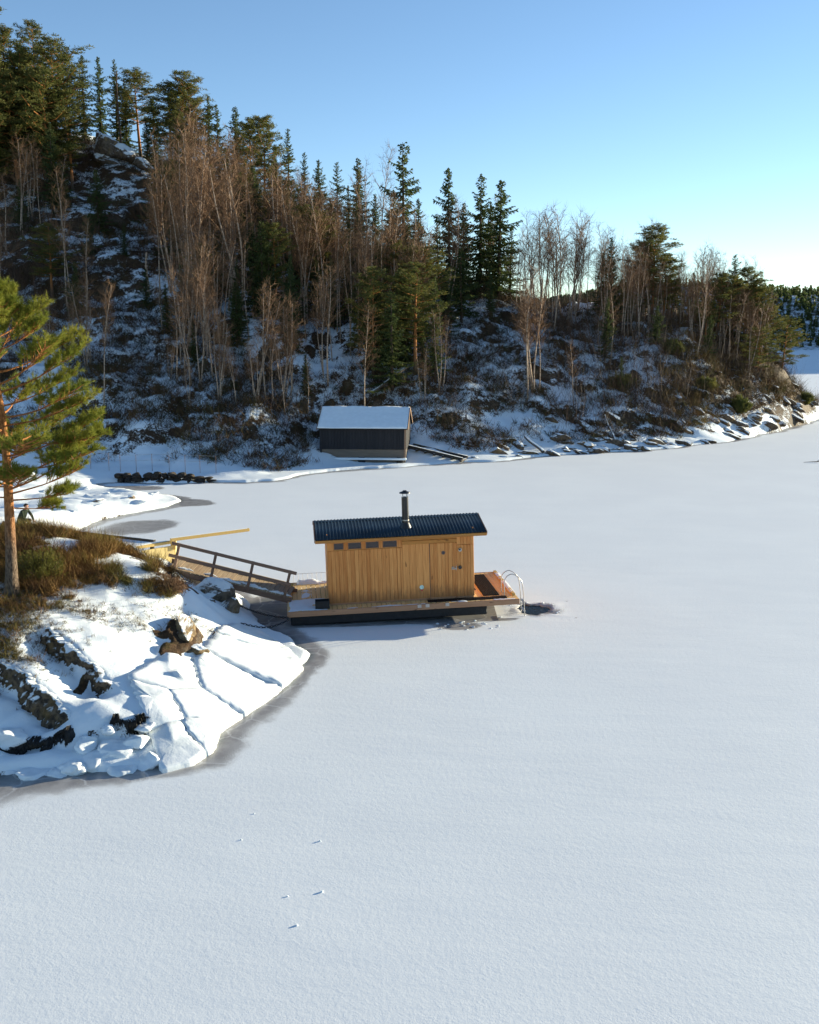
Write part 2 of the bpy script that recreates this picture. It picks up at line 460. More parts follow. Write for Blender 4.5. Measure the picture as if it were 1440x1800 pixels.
for x, y, z in ((-90, 165, 40), (-60, 160, 36), (-35, 150, 29), (-12, 145, 19), (5, 138, 11), (20, 125, 6.5), (32, 115, 4), (40, 108, 2.5),
                (-120, 200, 30), (-60, 195, 26), (-10, 155, 7), (-150, 150, 42), (-150, 100, 25), (-150, 70, 6), (-90, 64, 2)): c_w(x, y, z)
# low snowy spit in the bay
for u, v, y in ((0, 905, 44), (60, 895, 46), (130, 885, 48), (200, 878, 50), (270, 880, 51), (0, 860, 51), (80, 852, 54), (150, 842, 57),
                (0, 835, 57), (100, 826, 60), (250, 834, 59.7), (350, 836, 59.8), (450, 836, 60.5), (520, 826, 63), (600, 816, 65.6)): c_y(u, v, y)
# foreground knoll
for u, v, y in ((20, 1046, 25), (-80, 1010, 27), (-200, 1000, 28), (60, 935, 30), (140, 950, 29.5), (220, 975, 28.8), (290, 1000, 28.4), (330, 1040, 27.5),
                (160, 1060, 25.2), (260, 1060, 25.8), (330, 1100, 25.6), (200, 1120, 23.5), (130, 1110, 23.3), (60, 1120, 22.6), (0, 1090, 23.2), (-100, 1100, 23),
                (260, 1160, 23.4), (200, 1200, 22.0), (120, 1210, 21.3), (40, 1215, 20.9), (-60, 1220, 20.8), (370, 1130, 25.2), (330, 1200, 22.9), (420, 1130, 26.2), (470, 1150, 26.0),
                (380, 1210, 23.0), (440, 1200, 24.0), (300, 1250, 21.3), (350, 1260, 21.3), (220, 1260, 20.7), (120, 1270, 20.3), (30, 1270, 20.2), (340, 1300, 20.6), (430, 1105, 28.2), (400, 1090, 28.6),
                (370, 1045, 30.5), (340, 1020, 31.0), (395, 1062, 30.0), (290, 985, 32)): c_y(u, v, y)
for x, y, z in ((-8.4, 33.4, 0.85), (-10, 34, 1.2), (-13, 33.5, 2.0), (-17, 32, 2.6), (-24, 28, 3.2), (-30, 30, 3), (-14, 38, 0.8), (-17, 40, 0.9), (-25, 42, 1.6), (-40, 45, 2.5),
                (-60, 40, 4), (-60, 20, 2.5), (-25, 20, 1.6), (-100, 40, 5), (-30, 55, 2)): c_w(x, y, z)
CTRL = np.array(CTRL)
_r = np.sqrt(((CTRL[:, None, :2] - CTRL[None, :, :2]) ** 2).sum(-1))
_n = len(CTRL)
_A = np.zeros((_n + 1, _n + 1)); _A[:_n, :_n] = -_r - np.eye(_n) * 0.15; _A[:_n, _n] = 1; _A[_n, :_n] = 1
_W = np.linalg.solve(_A, np.append(CTRL[:, 2], 0))

BARE = [(on_y(324, 1122, 24.9), 0.40, 1.00, 0.20), (on_y(348, 1150, 24.5), 0.34, 0.22, 0.10), (on_y(302, 1165, 23.9), 0.24, 0.45, 0.10),
        (on_y(356, 1184, 24.0), 0.16, 0.30, 0.10), (on_y(318, 1206, 23.0), 0.10, 0.2, 0.08), (on_y(140, 1205, 21.9), 0.09, 0.34, 0.02), (on_y(285, 1128, 24.5), 0.22, 0.12, 0.06), (on_y(398, 1130, 26.0), 0.12, 0.4, 0.05), (on_y(380, 1118, 25.9), 0.10, 0.3, 0.05)]
def bare_mask(x, y):
    m = np.zeros(np.shape(x)); b = np.zeros(np.shape(x)); nz_ = fbm(x * 2.3, y * 2.3, 4)
    for c, rx, ry, bp_ in BARE:
        k = 1 - sstep(0.75, 1.1, np.hypot((x - c.x) / rx, (y - c.y) / ry) + 0.55 * nz_)
        m = np.maximum(m, k); b = np.maximum(b, k * bp_)
    return m, b
CREASE = [  # rock steps: polyline from photo points, drop, reach
    ([on_y(60, 1090, 23.2), on_y(110, 1125, 22.9), on_y(165, 1165, 22.3), on_y(215, 1215, 21.6)], 0.55, 1.0),
    ([on_y(-60, 1150, 22.2), on_y(30, 1190, 21.6), on_y(90, 1225, 21.1), on_y(140, 1262, 20.5)], 0.60, 0.9),
    ([on_y(310, 1000, 30.6), on_y(350, 1035, 29.9), on_y(385, 1075, 29.4)], 0.35, 0.8),
    ([on_y(-70, 1262, 20.2), on_y(40, 1268, 20.25), on_y(130, 1272, 20.3), on_y(220, 1264, 20.6), on_y(290, 1254, 21.0)], 0.45, 0.9),
]
def height(x, y, detail=True):
    x = np.asarray(x, dtype=float); y = np.asarray(y, dtype=float)
    h = np.full(x.shape, _W[_n])
    for i in range(_n):
        h = h - _W[i] * np.sqrt((x - CTRL[i, 0]) ** 2 + (y - CTRL[i, 1]) ** 2)
    sd = shore_dist(x, y)
    far = sstep(40, 70, y)
    sd = sd + (fbm(x * 0.9, y * 0.9, 3) * 0.30) * (1 - far) + far * fbm(x * 0.35, y * 0.35, 4) * 0.8
    h = np.maximum(h, 0.12)
    if detail:
        near = 1 - far
        up = sstep(0.2, 1.5, sd)
        h = h + near * up * (fbm(x * 0.55, y * 0.55, 4) * (0.16 + 0.10 * sstep(38, 44, y)) + sstep(39, 43, y) * (1 - np.abs(fbm(x * 0.42 + 3, y * 0.8, 3)) * 2.2) * 0.22 + fbm(x * 2.2, y * 2.2, 3) * 0.045)
        rid = 1 - np.abs(fbm(x * 0.16 + 3, y * 0.16 + 9, 4))
        slope_amp = sstep(0.5, 7, sd) * far
        h = h + slope_amp * ((rid - 0.75) * 1.7 + fbm(x * 0.45, y * 0.45, 4) * 0.7 + fbm(x * 1.1, y * 1.1, 3) * 0.35)
        # shelving strata along the far shore
        st = sstep(0.2, 1.2, sd) * (1 - sstep(4, 9, sd)) * far * sstep(6, 14, x)
        k = (x * 0.6 + y * 0.8 + h * 2.2) * 0.9
        h = h + st * (np.abs((k % 1.0) - 0.5) - 0.25) * 1.0
        for pl, drop, reach in CREASE:
            best = np.full(x.shape, 1e9); sg = np.zeros(x.shape); al = np.zeros(x.shape)
            m = len(pl) - 1
            for i in range(m):
                a, b = pl[i], pl[i + 1]; dx, dy = b.x - a.x, b.y - a.y; L = math.hypot(dx, dy)
                t = np.clip(((x - a.x) * dx + (y - a.y) * dy) / (L * L), 0, 1)
                d = np.hypot(x - a.x - t * dx, y - a.y - t * dy)
                s = -(dx * (y - a.y) - dy * (x - a.x)) / L
                w = d < best
                best = np.where(w, d, best); sg = np.where(w, np.sign(s) * d, sg); al = np.where(w, (i + t) / m, al)
            sg = sg + fbm(x * 2.5, y * 2.5, 3) * 0.14
            tp = np.clip(np.minimum(al, 1 - al) * 5, 0, 1)
            h = h - np.where(sg > -0.15, drop * sstep(-0.15, 0.30, sg) * np.exp(-np.maximum(sg, 0) / reach), 0) * tp
    if detail:
        _, bb = bare_mask(x, y)
        h = h + bb * (0.7 + 1.1 * np.abs(fbm(x * 3.1 + 7, y * 3.1, 3)))
    edge = np.where(far > 0.5, 1 - np.exp(-np.maximum(sd, 0) / (1.0 - 0.6 * sstep(8, 20, x))), 1 - np.exp(-np.maximum(sd, 0) / 0.35))
    foot = 0.10 * sstep(0.0, 0.12, sd)
    z = np.where(sd > 0, foot + (h - 0.10) * edge, np.maximum(-1.2, sd * 1.5 - 0.02))
    return z, sd
def Z(x, y):
    z, _ = height(np.array([x]), np.array([y])); return float(z[0])

def seg(*p):
    out = []
    for a, b, st in p: out.append(np.arange(a, b - 1e-6, st))
    out.append([p[-1][1]])
    return np.concatenate(out)
gx = seg((-170, -48, 3.0), (-48, -16, 0.45), (-16, -1.6, 0.085), (-1.6, 46, 0.45), (46, 58, 1.2))
gy = seg((7, 16, 0.5), (16, 31.5, 0.085), (31.5, 44, 0.16), (44, 64, 0.26), (64, 112, 0.40), (112, 226, 3.0))
GX, GY = np.meshgrid(gx, gy)
TZ, TSD = height(GX, GY)
def grid_faces(keep):
    ny, nx = keep.shape
    idx = np.arange(ny * nx).reshape(ny, nx)
    k = keep[:-1, :-1] | keep[1:, :-1] | keep[:-1, 1:] | keep[1:, 1:]
    q = np.stack([idx[:-1, :-1][k], idx[:-1, 1:][k], idx[1:, 1:][k], idx[1:, :-1][k]], 1)
    used = np.unique(q); remap = np.full(ny * nx, -1); remap[used] = np.arange(len(used))
    return remap[q], used
q, used = grid_faces(TSD > -0.15)
V = np.stack([GX.ravel()[used], GY.ravel()[used], TZ.ravel()[used]], 1)
me = np_mesh('hillside', V, q, None, M['terrain'], True)
# how much snow lies where: deep near the water, thin under the trees, blown off the heath
tx, ty, tz_, tsd = V[:, 0], V[:, 1], V[:, 2], TSD.ravel()[used]
far = sstep(52, 66, ty)
snow = 1.25 * (1 - far) + far * (0.55 + 0.55 * (1 - sstep(0.8 - 0.5 * sstep(6, 16, tx), 3.2 - 1.7 * sstep(6, 16, tx), tsd)))
snow = snow - far * 0.16 * sstep(6, 16, tz_) - far * 0.22 * sstep(18, 34, tx) * sstep(2, 5, tsd)
HEATH = np.array([on_y(u, v, y)[:2] for u, v, y in ((-250, 1010, 28), (-100, 1060, 25.5), (60, 1062, 25), (150, 1058, 25.2), (230, 1045, 26), (300, 1055, 26.6), (335, 1050, 27.6),
                  (330, 1010, 28.6), (290, 990, 29.3), (220, 965, 30.6), (140, 940, 31.5), (40, 920, 32.5), (-250, 930, 32))])
def in_poly(poly, x, y):
    ins = np.zeros(np.shape(x), dtype=bool)
    for i in range(len(poly)):
        ax, ay = poly[i]; bx, by = poly[(i + 1) % len(poly)]
        if by == ay: continue
        ins ^= ((ay > y) != (by > y)) & (x < (bx - ax) * (y - ay) / (by - ay) + ax)
    return ins
wx = tx + fbm(tx * 0.8, ty * 0.8, 3) * 0.6; wy = ty + fbm(tx * 0.8 + 40, ty * 0.8, 3) * 0.6
snow = snow - 0.85 * in_poly(HEATH, wx, wy)
snow = snow - 1.9 * bare_mask(tx, ty)[0]
fattr(me, 'snow', snow)
fattr(me, 'near', 1 - far)
kind(link('hillside', me), 'structure')

# ------------------------------------------------------------------ the frozen lake
HOLE = on_z(938, 1071)
hx0, hx1, hy0, hy1 = HOLE.x - 1.25, HOLE.x + 1.25, HOLE.y - 1.0, HOLE.y + 1.0
ix = seg((-3000, -200, 400), (-200, -50, 15), (-50, -18, 0.8), (-18, hx0, 0.14), (hx0, hx1, 0.25), (hx1, 46, 0.8), (46, 200, 14), (200, 3000, 280))
iy = seg((-200, 8, 20), (8, hy0, 0.16), (hy0, hy1, 0.2), (hy1, 64, 0.25), (64, 112, 0.5), (112, 260, 12), (260, 4000, 300))
IX, IY = np.meshgrid(ix, iy)
ISD = shore_dist(IX, IY)
ISD = ISD + fbm(IX * 0.9, IY * 0.9, 3) * 0.30 * (1 - sstep(40, 70, IY)) + sstep(40, 70, IY) * fbm(IX * 0.35, IY * 0.35, 4) * 0.8
RAFT0 = on_z(505, 1077, 0.48)
TH, LIST = R(6.5), R(1.6)
def wetness(x, y, sd):
    wid = 0.75 + 0.45 * fbm(x * 0.25, y * 0.25, 3) + (0.95 * sstep(5.5, 8.5, -x) * (y < 21) + 0.22) * (y < 30)
    w = 1 - np.clip(-sd / np.maximum(wid * 1.3, 0.2), 0, 1)
    for (u, v), rx, ry, s in (((245, 926), 2.2, 2.4, 0.66), ((322, 884), 1.8, 1.5, 0.8), ((215, 858), 3.0, 1.2, 0.75), ((430, 846), 3.0, 0.9, 0.8),
                              ((455, 1078), 1.5, 2.6, 0.95), ((805, 1100), 0.95, 0.55, 0.66)):
        c = on_z(u, v); d = np.hypot((x - c.x) / rx, (y - c.y) / ry)
        w = np.maximum(w, s * (1 - sstep(0.55, 1.15, d + 0.25 * fbm(x * 0.7, y * 0.7, 3))))
    lx = (x - RAFT0.x) * math.cos(TH) + (y - RAFT0.y) * math.sin(TH); ly = -(x - RAFT0.x) * math.sin(TH) + (y - RAFT0.y) * math.cos(TH)
    d = np.maximum(np.maximum(-lx, lx - 7.2), np.maximum(-ly, ly - 3.6))
    w = np.maximum(w, 0.85 * (1 - sstep(-0.1, 0.35, d + 0.2 * fbm(x * 1.3, y * 1.3, 3))))
    return w
IW = wetness(IX, IY, ISD)
inside = (IX > hx0 - 1e-4) & (IX < hx1 + 1e-4) & (IY > hy0 - 1e-4) & (IY < hy1 + 1e-4)
ny, nx = IX.shape
idx = np.arange(ny * nx).reshape(ny, nx)
cut = inside[:-1, :-1] & inside[1:, :-1] & inside[:-1, 1:] & inside[1:, 1:]
deep_land = (ISD[:-1, :-1] > 4) & (ISD[1:, 1:] > 4) & (ISD[1:, :-1] > 4) & (ISD[:-1, 1:] > 4)
k = ~(cut | deep_land)
qi = np.stack([idx[:-1, :-1][k], idx[:-1, 1:][k], idx[1:, 1:][k], idx[1:, :-1][k]], 1)
usedi = np.unique(qi); remap = np.full(ny * nx, -1); remap[usedi] = np.arange(len(usedi))
me = np_mesh('frozen_lake', np.stack([IX.ravel()[usedi], IY.ravel()[usedi], np.zeros(len(usedi))], 1), remap[qi], None, M['ice'], True)
fattr(me, 'wet', IW.ravel()[usedi])
ICE = kind(link('frozen_lake', me), 'structure')
# the sheet round the bathing hole, with the cut edge of the ice
N = 96; rings = []; wets = []
for kk in range(7):
    f = kk / 5.0 if kk < 6 else 1.0
    ring = []
    for i in range(N):
        a = 2 * math.pi * i / N; ca, sa = math.cos(a), math.sin(a)
        s = min(1.25 / max(abs(ca), 1e-6), 1.0 / max(abs(sa), 1e-6))
        wob = 1 + 0.10 * math.sin(3 * a + 1) + 0.06 * math.sin(7 * a) + 0.04 * math.sin(13 * a + 2)
        ex, ey = 0.52 * wob * ca - 0.02, 0.62 * wob * sa
        ox, oy = s * ca, s * sa
        ff = 1 - (1 - f) ** 1.0
        z = 0.0
        if 0 < f < 1: z = 0.012 * math.exp(-((f - 0.62) / 0.22) ** 2) * (1 + 0.6 * math.sin(9 * a + kk))
        if kk == 6: z = -0.06
        ring.append((HOLE.x + ox * (1 - ff) + ex * ff, HOLE.y + oy * (1 - ff) + ey * ff, z))
        wets.append(0.0 if kk == 0 else min(0.72, 0.12 + 0.62 * f + 0.12 * math.sin(5 * a + kk)))
    rings += ring
qs = [(r * N + i, r * N + (i + 1) % N, (r + 1) * N + (i + 1) % N, (r + 1) * N + i) for r in range(6) for i in range(N)]
me = np_mesh('hole_rim', rings, qs, None, M['ice'], True); fattr(me, 'wet', wets)
link('hole_rim', me, ICE)
mb = MB(); mb.V = [(HOLE.x + 1.1 * math.cos(2 * math.pi * i / 40), HOLE.y + 0.95 * math.sin(2 * math.pi * i / 40), -0.035) for i in range(40)]; mb.F = [tuple(range(40))]
kind(mb.build('open_water', M['water']), 'structure')

# ------------------------------------------------------------------ far shore
fx = np.linspace(-60, 620, 120); fy = np.linspace(270, 760, 80)
FX, FY = np.meshgrid(fx, fy)
def far_h(x, y):
    s = y - (412 + 10 * fbm(x * 0.02, y * 0 + 3, 3) - 0.7 * np.clip(x - 215, 0, 170))
    prof = 17 + 12 * np.exp(-((x - 128) / 45) ** 2) + 9 * np.exp(-((x - 200) / 40) ** 2) + 95 * np.exp(-((x - 350) / 80) ** 2) * (1 - sstep(430, 500, y)) + 22 * np.exp(-((x - 480) / 80) ** 2)
    hh = prof * sstep(0, 130, s) * (1 - 0.35 * sstep(180, 340, s)) + fbm(x * 0.03, y * 0.03, 4) * 3.0 * sstep(0, 30, s)
    return np.where(s > 0, hh + 0.3, s * 0.3)
FZ = far_h(FX, FY)
q, used = grid_faces(FZ > -0.5)
me = np_mesh('far_hills', np.stack([FX.ravel()[used], FY.ravel()[used], FZ.ravel()[used]], 1), q, None, M['terrain'], True)
fattr(me, 'snow', np.full(len(used), 0.12)); fattr(me, 'near', np.zeros(len(used)))
kind(link('far_hills', me), 'structure')

# ================================================================== vegetation generators
def rvec(rng, n):
    v = rng.normal(size=(n, 3)); return v / np.linalg.norm(v, axis=1)[:, None]
def ribbons(rng, P0, P1, w):
    """one thin triangle from P0 (wide end) to P1 (tip) each"""
    P0 = np.asarray(P0); P1 = np.asarray(P1); d = P1 - P0
    s = np.cross(d, rvec(rng, len(P0))); s /= np.maximum(np.linalg.norm(s, axis=1), 1e-6)[:, None]
    w = np.broadcast_to(np.asarray(w, dtype=float), (len(P0),))[:, None]
    V = np.empty((len(P0) * 3, 3)); V[0::3] = P0 - s * w / 2; V[1::3] = P0 + s * w / 2; V[2::3] = P1
    return V, np.arange(len(P0) * 3).reshape(-1, 3)
def blades(rng, P0, P1, w):
    """leaf shape: two triangles, widest in the middle"""
    P0 = np.asarray(P0); P1 = np.asarray(P1); d = P1 - P0
    s = np.cross(d, rvec(rng, len(P0))); s /= np.maximum(np.linalg.norm(s, axis=1), 1e-6)[:, None]
    w = np.broadcast_to(np.asarray(w, dtype=float), (len(P0),))[:, None]
    m = P0 + d * 0.45
    V = np.empty((len(P0) * 4, 3)); V[0::4] = P0; V[1::4] = m + s * w / 2; V[2::4] = P1; V[3::4] = m - s * w / 2
    i = np.arange(len(P0)) * 4
    return V, np.concatenate([np.stack([i, i + 1, i + 2], 1), np.stack([i, i + 2, i + 3], 1)])
def joinVT(parts):
    V, T, b = [], [], 0
    for v, t in parts: V.append(v); T.append(t + b); b += len(v)
    return np.concatenate(V), np.concatenate(T)

def tri_tube(mb, pts, r0, r1, n=4):
    k = len(pts); mb.tube(pts, [r0 + (r1 - r0) * i / (k - 1) for i in range(k)], n, False)

def spruce_mesh(seed, h, slim=0.17, sparse=0.0):
    rng = np.random.RandomState(seed); tr = MB(); P0, P1, W = [], [], []
    tr.tube([(0, 0, -0.6), (0, 0, h * 0.3), (0, 0, h * 0.7), (0, 0, h * 0.99)], [0.013 * h + 0.03, 0.010 * h + 0.02, 0.006 * h, 0.012], 6, False)
    nb = int(h * 17); z0 = h * (0.04 + 0.08 * rng.rand())
    for b in range(nb):
        t = (z0 / h) + (0.985 - z0 / h) * (b + rng.rand()) / nb
        if rng.rand() < sparse: continue
        z = h * t; a = b * 2.399 + rng.normal() * 0.5
        rad = slim * h * (1 - t) ** 0.85 * (0.85 + 0.25 * math.sin(7 * t * h / 9 + 2 * a + seed)) + 0.10
        L = rad * (0.35 + 0.85 * rng.rand() ** 1.3)
        dirh = np.array([math.cos(a), math.sin(a), 0]); side = np.array([-math.sin(a), math.cos(a), 0])
        droop = 0.75 * (1 - t) ** 0.8 - 0.10
        ns = max(2, int(L / 0.13)); base = np.array([0, 0, z]); prev = base
        for s in range(1, ns + 1):
            f = s / ns; p = base + dirh * L * f + np.array([0, 0, L * (-droop * f + 0.42 * f * f)])
            P0.append(prev); P1.append(p + (p - prev) * 0.5); W.append(0.10)
            for sg in (-1, 1):
                for _ in range(2):
                    tl = (0.10 + 0.30 * (1 - 0.6 * f)) * min(1.0, 0.5 + 0.5 * L) * (0.6 + 0.8 * rng.rand())
                    q0 = p - (p - prev) * rng.rand()
                    P0.append(q0); P1.append(q0 + (side * sg * 0.75 + dirh * 0.45 + np.array([0, 0, -0.20 - 0.65 * rng.rand()])) * tl); W.append(0.075)
            prev = p
    V, T = blades(rng, P0, P1, np.array(W) * 1.2)
    return [tr.mesh('trunk', M['bark_dark'], True)], np_mesh('crown', V, None, T, M['spruce'])

def pine_mesh(seed, h, bare=0.42, spread=0.22, tint='pine_far'):
    rng = np.random.RandomState(seed); tr = MB(); P0, P1 = [], []
    lean = rng.normal(size=2) * 0.02 * h
    def tp(t): return np.array([lean[0] * t * t + 0.05 * math.sin(5 * t + seed), lean[1] * t * t + 0.05 * math.cos(4 * t), h * t])
    pts = [tp(t) for t in np.linspace(-0.04, 0.97, 9)]
    tri_tube(tr, pts, 0.014 * h + 0.03, 0.02, 6)
    nbr = 40; br = MB()
    for i in range(nbr):
        t = bare + (0.98 - bare) * (i + rng.rand()) / nbr
        a = i * 2.4 + rng.normal() * 0.4
        prof = math.sin(math.pi * min(1, 0.22 + 0.78 * (t - bare) / (1 - bare))) ** 0.7
        L = spread * h * prof * (0.55 + 0.7 * rng.rand()) + 0.25
        up = 0.10 + 0.65 * (t - bare) / (1 - bare)
        d = np.array([math.cos(a), math.sin(a), up * 0.7]); b = tp(t)
        mid = b + d * L * 0.5 + np.array([0, 0, -0.04 * L]); e = b + d * L + np.array([0, 0, 0.08 * L])
        tri_tube(br, [b, mid, e], 0.022 + 0.01 * L, 0.010, 3)
        npf = 4 + int(L * 4.2)
        for p in range(npf):
            f = 0.25 + 0.75 * (p + rng.rand()) / npf
            c = b + (e - b) * f + rng.normal(size=3) * np.array([0.16, 0.16, 0.07]) * (0.5 + L * 0.4)
            nn = 24; dv = rvec(rng, nn); dv[:, 2] = np.abs(dv[:, 2]) * 0.8 - 0.12
            r = 0.22 + 0.16 * rng.rand()
            st = c + dv * r * 0.15 + rng.normal(size=(nn, 3)) * np.array([0.12, 0.12, 0.05])
            P0.append(st); P1.append(st + dv * r)
    V, T = blades(rng, np.concatenate(P0), np.concatenate(P1), 0.060)
    bv = np.array(br.V); bt = np.array([t_ for f_ in br.F for t_ in ((f_[0], f_[1], f_[2]), (f_[0], f_[2], f_[3]))])
    nb_ = len(V); V, T = joinVT([(V, T), (bv, bt)])
    cm = np_mesh('crown', V, None, T, M[tint]); cm.materials.append(M['bark_pine'])
    cm.polygons.foreach_set('material_index', (np.arange(len(cm.polygons)) >= len(T) - len(bt)).astype(np.int32))
    return [tr.mesh('trunk', M['bark_pine'], True)], cm

def birch_mesh(seed, h, stems=1, spread=0.25, tw=1.0):
    rng = np.random.RandomState(seed); trs = []; P0, P1, W = [], [], []; br = MB()
    for s in range(stems):
        tr = MB()
        az = rng.rand() * 6.28; off = (0.25 * math.cos(az), 0.25 * math.sin(az)) if stems > 1 else (0, 0)
        ln = (0.05 + 0.07 * rng.rand()) * h * (1.0 if stems > 1 else 0.7); hs = h * (1 - 0.22 * rng.rand() * (s > 0))
        ph = rng.rand() * 6
        def tp(t):
            return np.array([off[0] + math.cos(az) * ln * max(t, 0.0) ** 1.5 + 0.10 * math.sin(6 * t + ph), off[1] + math.sin(az) * ln * max(t, 0.0) ** 1.5 + 0.10 * math.cos(5 * t + ph), hs * t])
        tri_tube(tr, [tp(t) for t in np.linspace(-0.05, 1.0, 10)], 0.0062 * h + 0.010, 0.014, 6); trs.append(tr.mesh('trunk', M['bark_birch'], True))
        nb = 20 if stems == 1 else 13
        for i in range(nb):
            t = 0.40 + 0.58 * (i + rng.rand()) / nb; a = i * 2.4 + rng.normal() * 0.5; b = tp(t)
            L = spread * hs * (1.15 - t) * (0.6 + 0.8 * rng.rand()) + 0.3
            d = np.array([math.cos(a), math.sin(a), 1.5 + 0.7 * rng.rand()]); d /= np.linalg.norm(d)
            out = np.array([math.cos(a), math.sin(a), 0])
            q = [b, b + d * L * 0.4, b + d * L * 0.75 + out * 0.06 * L, b + d * L * 0.98 + out * 0.16 * L]
            tri_tube(br, q, 0.012 + 0.006 * L, 0.006, 3)
            nsb = 4 + int(L * 2.2)
            for j in range(nsb):
                f = 0.2 + 0.8 * (j + rng.rand()) / nsb; g = b + d * L * f + out * 0.14 * L * f * f
                dd = d * 0.6 + rvec(rng, 1)[0] * 0.75 + np.array([0, 0, 0.25]); dd /= np.linalg.norm(dd); l2 = L * (0.30 + 0.3 * rng.rand()) * (1.15 - 0.5 * f) + 0.15
                e = g + dd * l2
                P0.append(g[None]); P1.append(e[None]); W.append([0.022 * tw])
                nt = 6; ff = rng.rand(nt) ** 0.7
                st = g + (e - g) * ff[:, None]; dv = dd * 0.7 + rvec(rng, nt) * 0.8 + np.array([0, 0, 0.10])
                P0.append(st); P1.append(st + dv * (0.22 + 0.32 * rng.rand(nt))[:, None]); W.append(np.full(nt, 0.014 * tw))
    V, T = ribbons(rng, np.concatenate(P0), np.concatenate(P1), np.concatenate(W))
    bv = np.array(br.V); bt = np.array([t_ for f_ in br.F for t_ in ((f_[0], f_[1], f_[2]), (f_[0], f_[2], f_[3]))])
    V, T = joinVT([(V, T), (bv, bt)])
    return trs, np_mesh('crown', V, None, T, M['twig'])

SPR = [(spruce_mesh(i, h, sl, sp), h) for i, (h, sl, sp) in enumerate(((11, .27, .10), (12, .23, .25), (9, .31, .10), (13, .25, .35), (6, .32, .0), (10, .28, .2)))]
PIN = [(pine_mesh(40 + i, h, b, s), h) for i, (h, b, s) in enumerate(((10, .30, .24), (11, .42, .22), (9, .22, .27), (8, .25, .30), (12, .33, .20)))]
BIR = [(birch_mesh(80 + i, h, s, sp), h) for i, (h, s, sp) in enumerate(((9, 1, .19), (10, 1, .16), (8, 2, .20), (9, 3, .18), (7, 2, .23), (11, 1, .16), (6, 3, .25)))]
def tree(name, proto, loc, h, rz, label, cat, group=None, lean=(0, 0), wide=1.0):
    (tm, cm), ph = proto
    e = empty(name, loc, rot=(lean[0], lean[1], rz)); s = h / ph
    e.scale = (s * wide, s * wide, s)
    for m in tm: link('trunk', m, e)
    link('crown', cm, e)
    return tag(e, label, cat, group)

# ================================================================== the floating sauna
def wood_part(name, c, d, mat, parent, bev=0.006):
    return MB().box(c, d).build(name, M[mat], parent, bevel=bev)

RLEN, RDEP = 7.2, 3.6
raft = empty('raft', RAFT0, rot=(0, -LIST, TH))
tag(raft, 'timber raft with plank deck frozen into the ice under the sauna cabin', 'raft')
n = 47; bw = RLEN / n
for i in range(n):
    wood_part('deck_plank', (bw * (i + 0.5), RDEP / 2, -0.02 + 0.002 * ((i * 7) % 3)), (bw - 0.012, RDEP - 0.09, 0.034), 'deck_wood', raft, 0.004)
fb = MB().box((RLEN / 2, 0.022, -0.075), (RLEN, 0.045, 0.17)).build('fascia', M['fascia_wood'], raft, bevel=0.006)
MB().box((RLEN / 2, RDEP - 0.022, -0.075), (RLEN, 0.045, 0.17)).build('fascia', M['fascia_wood'], raft, bevel=0.006)
for x in (0.022, RLEN - 0.022):
    MB().box((x, RDEP / 2, -0.085), (0.045, RDEP - 0.094, 0.15)).build('fascia', M['fascia_wood'], raft, bevel=0.006)
for y0 in (0.62, 1.8, 2.98):
    MB().box((3.15, y0, -0.325), (6.1, 0.9, 0.31)).build('pontoon', M['pontoon'], raft, bevel=0.03)
for x in (0.5, 2.0, 3.6, 5.2, 6.7):
    MB().box((x, RDEP / 2, -0.105), (0.07, RDEP - 0.1, 0.13)).build('joist', M['fascia_wood'], raft)
for x in (4.05, 4.30, 4.92):                                     # small galvanised brackets on the front edge
    MB().box((x, -0.008, -0.04), (0.12, 0.014, 0.09)).box((x, 0.03, 0.012), (0.12, 0.09, 0.012)).build('bracket', M['steel'], raft)
# rim board with a line of snow along the outer end
MB().box((RLEN - 0.09, RDEP / 2 + 0.2, 0.035), (0.10, RDEP - 0.5, 0.07)).build('rim_board', M['fresh_wood'], raft, bevel=0.008)
def snow_strip(name, x0, x1, y0, y1, z, hgt, parent, seed, thr=0.35, sc=2.2, res=0.05):
    nx_ = max(3, int((x1 - x0) / res)); ny_ = max(3, int((y1 - y0) / res))
    X, Y = np.meshgrid(np.linspace(x0, x1, nx_), np.linspace(y0, y1, ny_))
    e = np.minimum(np.minimum(X - x0, x1 - X) / max(0.06, (x1 - x0) * 0.08), np.minimum(Y - y0, y1 - Y) / max(0.06, (y1 - y0) * 0.12)).clip(0, 1)
    nn = fbm(X * sc + seed, Y * sc + seed * 2, 4) * 0.5 + 0.5
    g = (nn - thr) * 2.0 + (e - 1) * 0.8
    H = np.clip(g, -0.25, 0.6) * hgt
    qf, us = grid_faces(H > 0)
    return link(name, np_mesh(name, np.stack([X.ravel()[us], Y.ravel()[us], z + H.ravel()[us]], 1), qf, None, M['snow_part'], True), parent)
snow_strip('deck_snow', 0.03, 1.25, 0.02, 1.5, -0.004, 0.035, raft, 3, 0.22)
snow_strip('deck_snow', 0.4, 1.25, 1.5, 3.5, -0.004, 0.04, raft, 9, 0.52)
snow_strip('deck_snow', 1.2, 4.6, 0.0, 0.22, -0.004, 0.035, raft, 5, 0.30)
kind(snow_strip('deck_snow', 4.6, 6.6, 0.0, 0.34, -0.004, 0.05, raft, 6, 0.56, 3.5), 'stuff')
snow_strip('deck_snow', 6.35, 7.15, 0.02, 0.3, -0.004, 0.05, raft, 12, 0.38, 3.0)
snow_strip('deck_snow', 0.3, 1.5, 3.28, 3.58, -0.004, 0.22, raft, 14, 0.25, 2.5)  # ridge added here to stand for the sunlit back edge of the deck
snow_strip('deck_snow', 7.03, 7.19, 0.5, 3.5, 0.068, 0.03, raft, 15, 0.36, 3.0)
